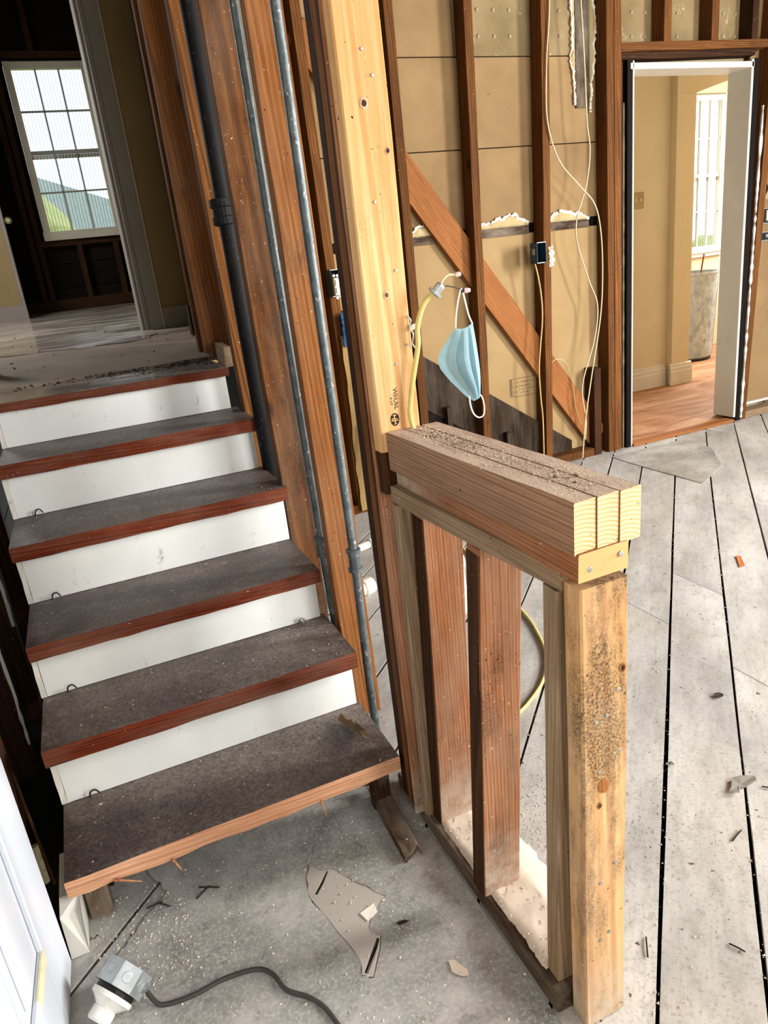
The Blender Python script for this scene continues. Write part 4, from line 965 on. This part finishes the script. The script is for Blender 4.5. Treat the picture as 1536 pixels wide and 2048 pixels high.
tag(tube('loose_wire', 'cream_wire', None, [(2.87, 3.645, 3.0), (2.888, 3.645, 2.54), (2.905, 3.645, 2.26), (2.917, 3.645, 1.96), (2.935, 3.645, 1.81), (2.91, 3.65, 1.63), (2.838, 3.65, 1.45), (2.843, 3.65, 1.31), (2.919, 3.648, 1.1), (2.977, 3.645, 0.95), (2.951, 3.645, 0.75), (2.85, 3.64, 0.48), (2.873, 3.64, 0.26), (2.86, 3.635, 0.13)], 0.004, 6), 'cream wire hanging from above, starting right and swinging left', 'wire')
tag(tube('loose_wire', 'tan_wire', None, [(2.64, 3.70, 0.63), (2.70, 3.70, 0.66), (2.77, 3.70, 0.63), (2.82, 3.70, 0.50), (2.84, 3.70, 0.34), (2.87, 3.69, 0.22)], 0.003, 6), 'short thin tan wire looping over the foot of the brace', 'wire')
# switch box in the gap between pipes and pale post
sb = empty('outlet_box', (1.25, 3.60, 1.27), 'black metal box glimpsed between the right pipe and the tall post', 'outlet box')
dx = 0.031
box('box_side', 'black_part', sb, (1.225 + dx, 3.562, 1.205), (1.228 + dx, 3.657, 1.335)); box('box_side', 'black_part', sb, (1.29 + dx, 3.562, 1.205), (1.293 + dx, 3.657, 1.335))
box('box_end', 'steel_box', sb, (1.225 + dx, 3.562, 1.332), (1.293 + dx, 3.657, 1.335)); box('box_end', 'steel_box', sb, (1.225 + dx, 3.562, 1.205), (1.293 + dx, 3.657, 1.208)); box('box_back', 'black_part', sb, (1.225 + dx, 3.645, 1.205), (1.293 + dx, 3.657, 1.335))
rc2 = empty('receptacle', (1.285, 3.562, 1.26), 'ivory receptacle dangling from the black box in the wall gap', 'receptacle')
box('receptacle_body', 'ivory', rc2, (1.262, 3.535, 1.212), (1.288, 3.562, 1.295), 0.003)
for zc in (1.235, 1.272): box('receptacle_face', 'porcelain', rc2, (1.268, 3.529, zc - 0.014), (1.294, 3.536, zc + 0.014), 0.004)
for x, z in ((1.264, 1.306), (1.282, 1.305), (1.270, 1.199), (1.29, 1.205)): lathe('mounting_ear', 'porcelain', rc2, (x, 3.538, z), (x, 3.534, z), [(0, 0.007), (1, 0.007)], 10)
# kraft paper and blue tape hanging behind the stair studs
def sheet(name, mat, parent, x0, x1, z0, z1, y, amp=0.02):
    bm = bmesh.new(); nx, nz = 8, 16; g = []
    for j in range(nz + 1):
        g.append([bm.verts.new((x0 + (x1-x0)*i/nx + random.uniform(-0.004, 0.004), y + amp*math.sin(i*0.9 + j*0.4) + random.uniform(-0.004, 0.004), z0 + (z1-z0)*j/nz)) for i in range(nx + 1)])
    for a, b in zip(g, g[1:]):
        for i in range(nx): bm.faces.new((a[i], a[i+1], b[i+1], b[i]))
    bmesh.ops.solidify(bm, geom=bm.faces[:], thickness=0.0015)
    return link(name, bm, mat, parent)
kp = empty('kraft_paper', (1.35, 3.55, 0.1), 'creased brown kraft paper sheet hanging behind the pipes', 'paper')
sheet('paper_sheet', 'kraft', kp, 1.292, 1.60, 0.02, 1.0, 3.63, 0.014)
sheet('tape_strip', 'tape', kp, 1.303, 1.42, 0.945, 1.12, 3.61, 0.004)['label'] = 'blue tape strip'
tag(tube('scrap_wire', 'yellow_cable', None, [(1.32, 3.60, 0.52), (1.325, 3.595, 0.45), (1.32, 3.595, 0.38), (1.315, 3.60, 0.32)], 0.005, 6), 'short yellow cable end against the kraft paper', 'cable')
# boxes at the right edge of the picture
for i, (z0_, z1_, lb) in enumerate(((1.30, 1.40, 'upper switch box in the wall right of the doorway'), (1.19, 1.25, 'lower dark cut-out box right of the doorway'))):
    t = empty('wall_box', (4.50, 3.74, z0_), lb, 'switch box')
    box('box_rim', 'steel_box', t, (4.435, YS - 0.012, z0_), (4.442, YS, z1_), 0.001); box('box_rim', 'steel_box', t, (4.435, YS - 0.012, z0_), (4.56, YS, z0_ + 0.006), 0.001); box('box_rim', 'steel_box', t, (4.435, YS - 0.012, z1_ - 0.006), (4.56, YS, z1_), 0.001)
    box('box_hollow', 'black_part', t, (4.441, YS - 0.006, z0_ + 0.005), (4.56, YS + 0.0, z1_ - 0.005), 0.0005)
    box('switch_body', 'ivory' if i == 0 else 'nail', t, (4.478, YS - 0.02, z0_ + 0.02), (4.53, YS - 0.006, z1_ - 0.015), 0.003)
t = empty('wall_patch', (4.47, 3.74, 1.5), 'pale torn plaster patch with a curved dark wire', 'plaster patch')
box('patch_piece', 'plaster_rough', t, (4.432, YS - 0.006, 1.455), (4.56, YS, 1.545), 0.004)
tube('patch_wire', 'black_part', t, [(4.43, YS - 0.01, 1.565), (4.465, YS - 0.012, 1.545), (4.475, YS - 0.012, 1.515), (4.45, YS - 0.012, 1.475), (4.43, YS - 0.01, 1.455)], 0.005, 6)
# light switch plate beyond the doorway
sw = empty('switch_plate', (4.51, 5.015, 1.58), 'beige switch plate on the beige wall beyond the doorway', 'switch plate')
box('plate', 'plaster_tan', sw, (4.452, 5.010, 1.52), (4.577, 5.02, 1.645), 0.003)
for x in (4.49, 4.54): box('toggle', 'ivory', sw, (x - 0.005, 5.003, 1.575), (x + 0.005, 5.010, 1.595), 0.001)
# printed block on the backing panel
pb = empty('stamped_label', (2.5, YS, 0.52), 'faint printed rectangle of small text low on the tan backing panel', 'printed label')
def ink_bar(x0, x1, z0, z1, mt='ink_faint'):
    bm = bmesh.new(); bm.faces.new([bm.verts.new(p) for p in ((x0, YS - 0.0006, z0), (x1, YS - 0.0006, z0), (x1, YS - 0.0006, z1), (x0, YS - 0.0006, z1))]); return link('print_mark', bm, mt, pb)
ink_bar(2.392, 2.412, 0.47, 0.575); ink_bar(2.392, 2.61, 0.575, 0.579); ink_bar(2.412, 2.61, 0.463, 0.467)
for z, a, b in ((0.553, 2.44, 2.58), (0.528, 2.418, 2.455), (0.528, 2.462, 2.545), (0.508, 2.46, 2.58), (0.495, 2.42, 2.45), (0.488, 2.47, 2.53), (0.474, 2.418, 2.44)):
    x = a
    while x < b: ink_bar(x, min(b, x + random.uniform(0.004, 0.012)), z - 0.004, z + 0.003); x += random.uniform(0.010, 0.018)

# ================================================================== BIN
bn = empty('trash_can', (5.93, 5.86, 0.005), 'tall galvanized steel trash can in the yellow room', 'trash can')
lathe('can_body', 'galv_bin', bn, (5.97, 5.88, 0.03), (5.97, 5.88, 0.89), [(0, 0.235), (0.02, 0.25), (0.5, 0.268), (0.965, 0.285), (0.975, 0.295), (1.0, 0.295), (1.0, 0.28), (0.9, 0.275), (0.2, 0.25), (0.2, 0.0001)], 32)
lathe('base_ring', 'black_part', bn, (5.97, 5.88, 0.006), (5.97, 5.88, 0.03), [(0, 0.24), (1, 0.24)], 24)
for k in range(8): 
    a = math.pi + k * math.pi / 8 + 0.2
    beam('seam_rib', 'galv_bin', bn, (5.97 + 0.252*math.cos(a), 5.88 + 0.252*math.sin(a), 0.06), (5.97 + 0.284*math.cos(a), 5.88 + 0.284*math.sin(a), 0.84), 0.006, 0.006, seg=1) if k in (2, 5) else None
tag(tube('metal_rod', 'rebar', None, [(6.0, 5.87, 0.22), (5.985, 5.70, 1.06)], 0.008, 8, 0), 'rusty brown rod standing in the trash can', 'rod')

# ================================================================== DOOR, LEFT FOREGROUND
dr = struct(empty('door_1', (-0.3, 1.35, 0.0)), 'white panelled door standing open at the left foreground')
hx, hy = -0.304, 1.362
ang = math.atan2(-0.045, -0.76)     # leaf direction, towards the viewer
dm = Matrix.Translation((hx, hy, 0.012)) @ Matrix.Rotation(math.atan2(-1, -0.04) , 4, 'Z')
# local X along the leaf, local Y through its thickness (+Y = stair side)
def dbox(name, mat, lo, hi, ch=0.002):
    o = box(name, mat, None, lo, hi, ch); o.matrix_world = dm @ o.matrix_world
    o.parent = dr; o.matrix_parent_inverse = Matrix.Translation(dr['_loc']).inverted(); return o
dbox('leaf', 'door_white', (0, -0.036, 0), (0.76, -0.006, 2.02))
for a, b in ((0, 0.145), (0.36, 0.44), (0.675, 0.76)): dbox('stile', 'door_white', (a, -0.006, 0), (b, 0, 2.02))
for a, b in ((0, 0.19), (0.92, 1.04), (1.88, 2.02)):
    for c, d in ((0.145, 0.36), (0.44, 0.675)): dbox('rail', 'door_white', (c, -0.006, a), (d, -0.0001, b))
for c, d in ((0.145, 0.36), (0.44, 0.675)):
    for a, b in ((0.19, 0.92), (1.04, 1.88)):
        for (e, f, g, h) in ((c, c + 0.02, a, b), (d - 0.02, d, a, b), (c + 0.02, d - 0.02, a, a + 0.02), (c + 0.02, d - 0.02, b - 0.02, b)): dbox('panel_moulding', 'door_white', (e, -0.006, g), (f, 0.005, h), 0.003)
        dbox('raised_panel', 'door_white', (c + 0.05, -0.006, a + 0.05), (d - 0.05, -0.001, b - 0.05), 0.003)
dbox('raw_wood_scar', 'ivory', (0.162, 0.0002, 0.186), (0.27, 0.0056, 0.211), 0.001)
hg = empty('hinge', (hx, hy, 0.27)); hg.parent = dr; hg.matrix_parent_inverse = Matrix.Translation(dr['_loc']).inverted(); hg['label'] = 'tarnished hinge on the door edge'
for k in range(3): 
    o = lathe('hinge_knuckle', 'brass', None, (hx + 0.004, hy + 0.008, 0.225 + k*0.032), (hx + 0.004, hy + 0.008, 0.255 + k*0.032), [(0, 0.006), (1, 0.006)], 10); o.parent = hg; o.matrix_parent_inverse = Matrix.Translation((hx, hy, 0.27)).inverted()
o = box('hinge_leaf', 'brass', None, (hx - 0.002, hy + 0.001, 0.225), (hx + 0.006, hy + 0.006, 0.318), 0.0008); o.parent = hg; o.matrix_parent_inverse = Matrix.Translation((hx, hy, 0.27)).inverted()

tag(beam('wood_stub', 'pale', None, (-0.345, 3.50, hz(3.5)), (-0.345, 3.50, hz(3.5) + 0.20), 0.05, 0.05), 'pale raw wood stub standing at the left edge of the stair head', 'wood stub')
# white block left of the bottom step
wbk = empty('newel_stub', (-0.287, 1.45, 0.0), 'chipped white painted wood stub under the left end of the bottom tread', 'wood stub')
prism('painted_block', 'white_paint', wbk, [(-0.305, 1.375, 0.002), (-0.268, 1.375, 0.002), (-0.262, 1.395, 0.10), (-0.262, 1.43, 0.122), (-0.302, 1.43, 0.122), (-0.306, 1.395, 0.10)], (0, 0.14, 0))
tag(beam('pole', 'stud_dark', None, (-0.335, 1.60, 0.02), (-0.39, 1.80, 0.30), 0.008, 0.008), 'thin brown stick leaning in the dark gap by the door', 'stick')

# ================================================================== LAMP HOLDER AND CORD
jb = empty('junction_box', (-0.215, 1.25, 0.0), 'zinc octagonal junction box lying on the linoleum by the white door', 'junction box')
ax = Vector((0.62, 0.50, 0.30)).normalized()       # from the lamp side to the cord side
c0 = Vector((-0.200, 1.226, 0.049)); mm, L = frame(c0 - ax*0.018, c0 + ax*0.026, (0, 0, 1))
bm = bmesh.new(); rings = []
for t, r in ((0, 0.049), (0.0, 0.0525), (1.0, 0.0525), (1.0, 0.049)):
    rings.append([bm.verts.new((r*math.cos(math.pi/8 + math.pi/4*k), r*math.sin(math.pi/8 + math.pi/4*k), t*L)) for k in range(8)])
for a, b in zip(rings, rings[1:]):
    for k in range(8): bm.faces.new((a[k], a[(k+1) % 8], b[(k+1) % 8], b[k]))
bm.faces.new(rings[0][::-1]); bm.faces.new(rings[-1])
link('box_body', bm, 'steel_box', jb, mw=mm)
for k in range(8):
    a = math.pi/4*k; n = mm.to_3x3() @ Vector((math.cos(a), math.sin(a), 0)); p = mm @ Vector((0.0487*math.cos(a), 0.0487*math.sin(a), L*0.5))
    lathe('knockout', 'steel_box', jb, p - n*0.001, p + n*0.0009, [(0, 0.0105), (0.7, 0.0105), (1, 0.0095)], 14)
lathe('cord_clamp', 'steel_box', jb, c0 + ax*0.024 + Vector((0.012, -0.022, -0.012)), c0 + ax*0.024 + Vector((0.024, -0.048, -0.024)), [(0, 0.013), (0.5, 0.013), (0.55, 0.01), (1, 0.01)], 12)
lh = empty('lamp_holder', tuple(c0 - ax*0.03), 'white porcelain lamp holder fixed to the zinc junction box', 'lamp holder')
b0 = c0 - ax*0.0185
lathe('holder_gasket', 'black_part', lh, b0, b0 - ax*0.010, [(0, 0.040), (1, 0.040)], 24)
lathe('holder_base', 'porcelain', lh, b0 - ax*0.010, b0 - ax*0.060 , [(0, 0.043), (0.18, 0.043), (0.26, 0.036), (0.42, 0.026), (0.5, 0.022), (0.52, 0.024), (0.92, 0.024), (1, 0.020)], 28)
tag(tube('power_cord', 'grey_cord', None, [(-0.166, 1.212, 0.034), (-0.152, 1.183, 0.014), (-0.133, 1.166, 0.007), (-0.075, 1.157, 0.0075), (-0.013, 1.162, 0.0075), (0.053, 1.150, 0.0075), (0.080, 1.122, 0.0075), (0.096, 1.077, 0.0075), (0.130, 1.042, 0.0075), (0.152, 1.007, 0.0075), (0.165, 0.960, 0.0075), (0.18, 0.88, 0.0075), (0.16, 0.76, 0.0075)], 0.0048, 10), 'dark dusty cord snaking across the linoleum from the junction box', 'cord')

# ================================================================== DEBRIS
def poly_leaf(cx, cy, r, n=9, el=1.5, rot=0.0):
    out = []
    for k in range(n):
        a = 2*math.pi*k/n; q = r * random.uniform(0.7, 1.1); x, y = q*math.cos(a)*el, q*math.sin(a)
        out.append((cx + x*math.cos(rot) - y*math.sin(rot), cy + x*math.sin(rot) + y*math.cos(rot)))
    return out
scrap('dry_leaf', [(1.243, 1.042), (1.262, 1.028), (1.278, 1.045), (1.292, 1.038), (1.335, 1.040), (1.345, 1.055), (1.312, 1.070), (1.288, 1.074), (1.262, 1.052)], 0.001, 'leaf', 'grey dry leaf on the plank floor straddling a dark gap', 'leaf', curl=0.009)
scrap('wood_chip', [(2.30, 1.945), (2.325, 1.94), (2.39, 2.02), (2.375, 2.03)], 0.001, 'chip', 'orange wood chip on the planks right of the cap beam', 'wood chip', curl=0.008)
scrap('wood_chip', poly_leaf(1.541, 1.35, 0.011, 7, 1.9, 0.2), 0.001, 'char', 'dark curled chip on the planks above the dry leaf', 'wood chip', curl=0.008)
scrap('wood_chip', poly_leaf(1.20, 1.196, 0.008, 7, 1.6, -0.4), 0.001, 'leaf', 'small grey flake on the plank left of the dry leaf', 'wood chip', curl=0.006)
scrap('wood_chip', poly_leaf(0.365, 1.105, 0.0065, 6, 2.3, -0.3), 0.004, 'char', 'dark chip on the linoleum right of the torn hole', 'wood chip', curl=0.005)
scrap('paper_scrap', [(0.292, 1.172), (0.330, 1.182), (0.328, 1.158), (0.300, 1.146)], 0.0022, 'plaster_ooze', 'pale paper flake in the torn linoleum', 'paper scrap', curl=0.003)
scrap('bark_flake', poly_leaf(0.418, 0.955, 0.014, 9, 1.9, 1.9), 0.0036, 'sawdust', 'tan oval flake on the linoleum near the end post', 'flake', curl=0.003)
scrap('dry_leaf', [(0.455, 1.485), (0.47, 1.475), (0.478, 1.54), (0.47, 1.60), (0.445, 1.64), (0.43, 1.63), (0.455, 1.58)], 0.169, 'leaf_brown', 'curled brown leaf on the right end of the bottom tread', 'leaf', curl=0.03)
def sticks(label, spots, mat, z, group):
    for i_, (x, y, L, a) in enumerate(spots):
        o = tube('splinter', mat, None, [(x, y, z), (x + L*math.cos(a)*0.5, y + L*math.sin(a)*0.5, z + 0.001), (x + L*math.cos(a), y + L*math.sin(a), z)], 0.0018, 5, 2); tag(o, label[i_], 'splinter', group)
sticks(['dark splinter on the planks below the grey dry leaf', 'dark splinter on the planks just right of the end post', 'dark splinter at the foot of the end post, right side', 'dark splinter ending at the stem of the grey dry leaf', 'short dark splinter on the planks at the bottom edge', 'dark splinter on the planks above the dry leaf'], [(1.13, 0.93, 0.045, 0.3), (0.83, 1.0, 0.05, 2.2), (0.76, 0.80, 0.045, 0.9), (1.33, 1.02, 0.03, -0.9), (0.93, 0.72, 0.03, 2.0), (1.9, 1.3, 0.05, 1.2)], 'char', 0.0022, 'dark splinters on the planks')
sticks(['dark twig lower in the crossed pair under the bottom tread', 'dark twig upper in the crossed pair under the bottom tread', 'dark twig slanting right by the white stub under the tread', 'dark twig lying flat by the white stub under the tread'], [(-0.03, 1.395, 0.04, 0.6), (-0.02, 1.425, 0.05, -0.5), (-0.115, 1.43, 0.035, -0.8), (-0.14, 1.425, 0.035, 0.1)], 'char', 0.006, 'twigs under the bottom tread')
sticks(['long dark stick among the crumbs on the top tread', 'shorter dark stick left of the long one on the top tread', 'dark stick lying farther back on the shiny hall floor'], [(0.30, 2.93, 0.16, 0.15), (0.10, 3.02, 0.09, -0.2), (-0.18, 4.55, 0.10, 0.1)], 'char', 1.052, 'sticks on the stair head')
def crumbs(name, label, mat, regions, smin, smax, seed, cat='debris'):
    rr = random.Random(seed); vs, fs = [], []
    for (fn, n) in regions:
        for _ in range(n):
            x, y, z = fn(rr); s_ = smin + (smax - smin) * rr.random() ** 3; b = len(vs)
            for k in range(3):
                a = 2.1*k + rr.random(); vs.append((x + s_*math.cos(a)*rr.uniform(0.6, 1.3), y + s_*math.sin(a), z))
            vs.append((x, y, z + s_*rr.uniform(0.4, 0.9)))
            fs += [(b, b+1, b+3), (b+1, b+2, b+3), (b+2, b, b+3), (b+2, b+1, b)]
    me = bpy.data.meshes.new(name); me.from_pydata(vs, [], fs); me.materials.append(M[mat])
    o = bpy.data.objects.new(name, me); C.objects.link(o); o['kind'] = 'stuff'; o['label'] = label; o['category'] = cat; return o
U = lambda x0, x1, y0, y1, z: (lambda r: (r.uniform(x0, x1), r.uniform(y0, y1), z))
def near_gap(r):
    k = r.choice([-3, -1, 0, 0, 1, 1, 2]); c = -0.01 + PITCH*k + r.gauss(0, 0.006); y = r.uniform(0.5, 2.8); return (y + c, y, 0.0005)
crumbs('floor_crumbs', 'pale plaster crumbs scattered over the linoleum and planks', 'dust', [(U(-0.25, 0.53, 0.75, 1.5, 0.0034), 1100), (U(-0.26, -0.05, 1.2, 1.5, 0.0034), 500), (U(0.66, 3.2, 0.4, 3.4, 0.0003), 1600), (near_gap, 420), (U(0.54, 0.64, 0.83, 1.28, 0.042), 0)], 0.0008, 0.0042, 3)
crumbs('tread_crumbs', 'pale crumbs scattered on the stair treads', 'dust', [((lambda i: (lambda r: (r.uniform(XL[i]+0.01, XR[i]-0.01), r.uniform(Y[i]+0.01, Y[i+1]+0.02), Z[i]+0.0006)))(i), 170 if i < 2 else 70) for i in range(5)], 0.0007, 0.003, 5)
crumbs('landing_debris', 'dark crumbs of dirt swept along the stair head', 'char', [(lambda r: (lambda x: (x, 3.02 + 0.10*(x-0.1) + r.gauss(0, 0.05), 1.049))(r.uniform(-0.25, 0.5)), 300), (lambda r: (r.uniform(0.2, 0.5), r.uniform(2.85, 3.15), 1.047), 260), (lambda r: (lambda y: (r.uniform(-0.4, 0.6), y, hz(y) + 0.002))(r.uniform(3.2, 5.5)), 120)], 0.002, 0.011, 8)
crumbs('sawdust_heap', 'pale sawdust piled inside the half wall and around its foot', 'sawdust', [(lambda r: (r.gauss(0.62, 0.05) , r.uniform(0.85, 1.27), 0.0435 if False else 0.001), 0), (U(0.645, 0.72, 0.82, 1.5, 0.0004), 900), (U(0.555, 0.635, 0.86, 1.26, 0.0475), 500), (U(0.66, 1.1, 0.9, 1.5, 0.0004), 600), (lambda r: (r.gauss(0.85, 0.08), r.gauss(1.22, 0.12), 0.0004), 900)], 0.0008, 0.0035, 9)
bm = bmesh.new(); g = []
for j in range(31):
    row = []
    for i in range(17):
        x = 0.552 + 0.17 * i / 16; y = 0.845 + 0.44 * j / 30
        h_ = 0.047 if x < 0.648 else 0.047 * max(0, 1 - ((x - 0.645) / 0.077)) ** 1.0
        if i == 0: h_ = 0.041
        if i > 8: h_ *= min(1.0, j / 5, (30 - j) / 5)
        edge = 1.0 if i < 11 else 0.6
        row.append(bm.verts.new((x + random.uniform(-0.004, 0.004) * (i > 0), y + random.uniform(-0.004, 0.004), (h_ + random.uniform(-0.002, 0.003)) * (1 if i < 16 else 0) - (0.001 if i == 16 else 0))))
    g.append(row)
for a, b in zip(g, g[1:]):
    for i in range(16): bm.faces.new((a[i], a[i+1], b[i+1], b[i]))
o = link('sawdust_mound', bm, 'sawdust', None, True); o['kind'] = 'stuff'; o['label'] = 'pale sawdust drift covering the bottom plate between the half-wall studs'; o['category'] = 'sawdust'
crumbs('cap_sawdust', 'sawdust and bark bits on top of the cap beam', 'sawdust', [(lambda r: (lambda t: (0.59 + 0.0325*t + r.gauss(0.0, 0.018), 1.29 - 0.55*t, 1.0272 - 0.0105*t))(r.uniform(0.02, 0.95)), 1500)], 0.0007, 0.003, 10)
crumbs('cap_bark', 'dark bark bits on top of the cap beam', 'leaf_brown', [(lambda r: (lambda t: (0.588 + 0.0325*t + r.gauss(0.0, 0.012), 1.29 - 0.55*t, 1.0272 - 0.0105*t))(r.choice([0.1, 0.15, 0.2, 0.24, 0.3, 0.36, 0.8, 0.84]) + r.gauss(0, 0.03)), 120)], 0.001, 0.005, 12)

# ================================================================== OUTSIDE, seen through the windows
struct(prism('ground_yard', 'ground', None, [(-40, 8.6, -0.6), (60, 8.6, -0.6), (60, 80, -0.6), (-40, 80, -0.6)], (0, 0, -0.1)), 'pale green yard outside the windows')
def bush(x, y, z, r, label):
    bm = bmesh.new(); rr = random.Random(int(x*10 + y))
    for _ in range(26):
        c = Vector((x + rr.gauss(0, r*0.55), y + rr.gauss(0, r*0.4), z + abs(rr.gauss(0, r*0.5)))); s_ = r*rr.uniform(0.18, 0.42)
        g = bmesh.ops.create_icosphere(bm, subdivisions=2, radius=s_, matrix=Matrix.Translation(c))
        for v in g['verts']: v.co += Vector((rr.uniform(-1, 1), rr.uniform(-1, 1), rr.uniform(-1, 1))) * s_*0.16
    o = link('garden_bush', bm, 'leafgreen'); return tag(o, label, 'bush')
bush(0.5, 12.5, 0.5, 1.6, 'yellow-green bush outside the hall window'); bush(11.5, 11.5, -0.5, 1.4, 'pale bush outside the window beyond the arch')
bm = bmesh.new(); pts = [(-30 + 6*i, 70, 12 + 2.5*math.sin(i*0.7) + 1.2*math.sin(i*1.9)) for i in range(16)]
prism('terrain_hill', 'hill', None, [(p[0], p[1], p[2]) for p in pts] + [(60, 70, -1), (-30, 70, -1)], (0, 8, 0))['kind'] = 'structure'; bm.free()
for o in list(bpy.data.objects):
    if '_loc' in o: del o['_loc']
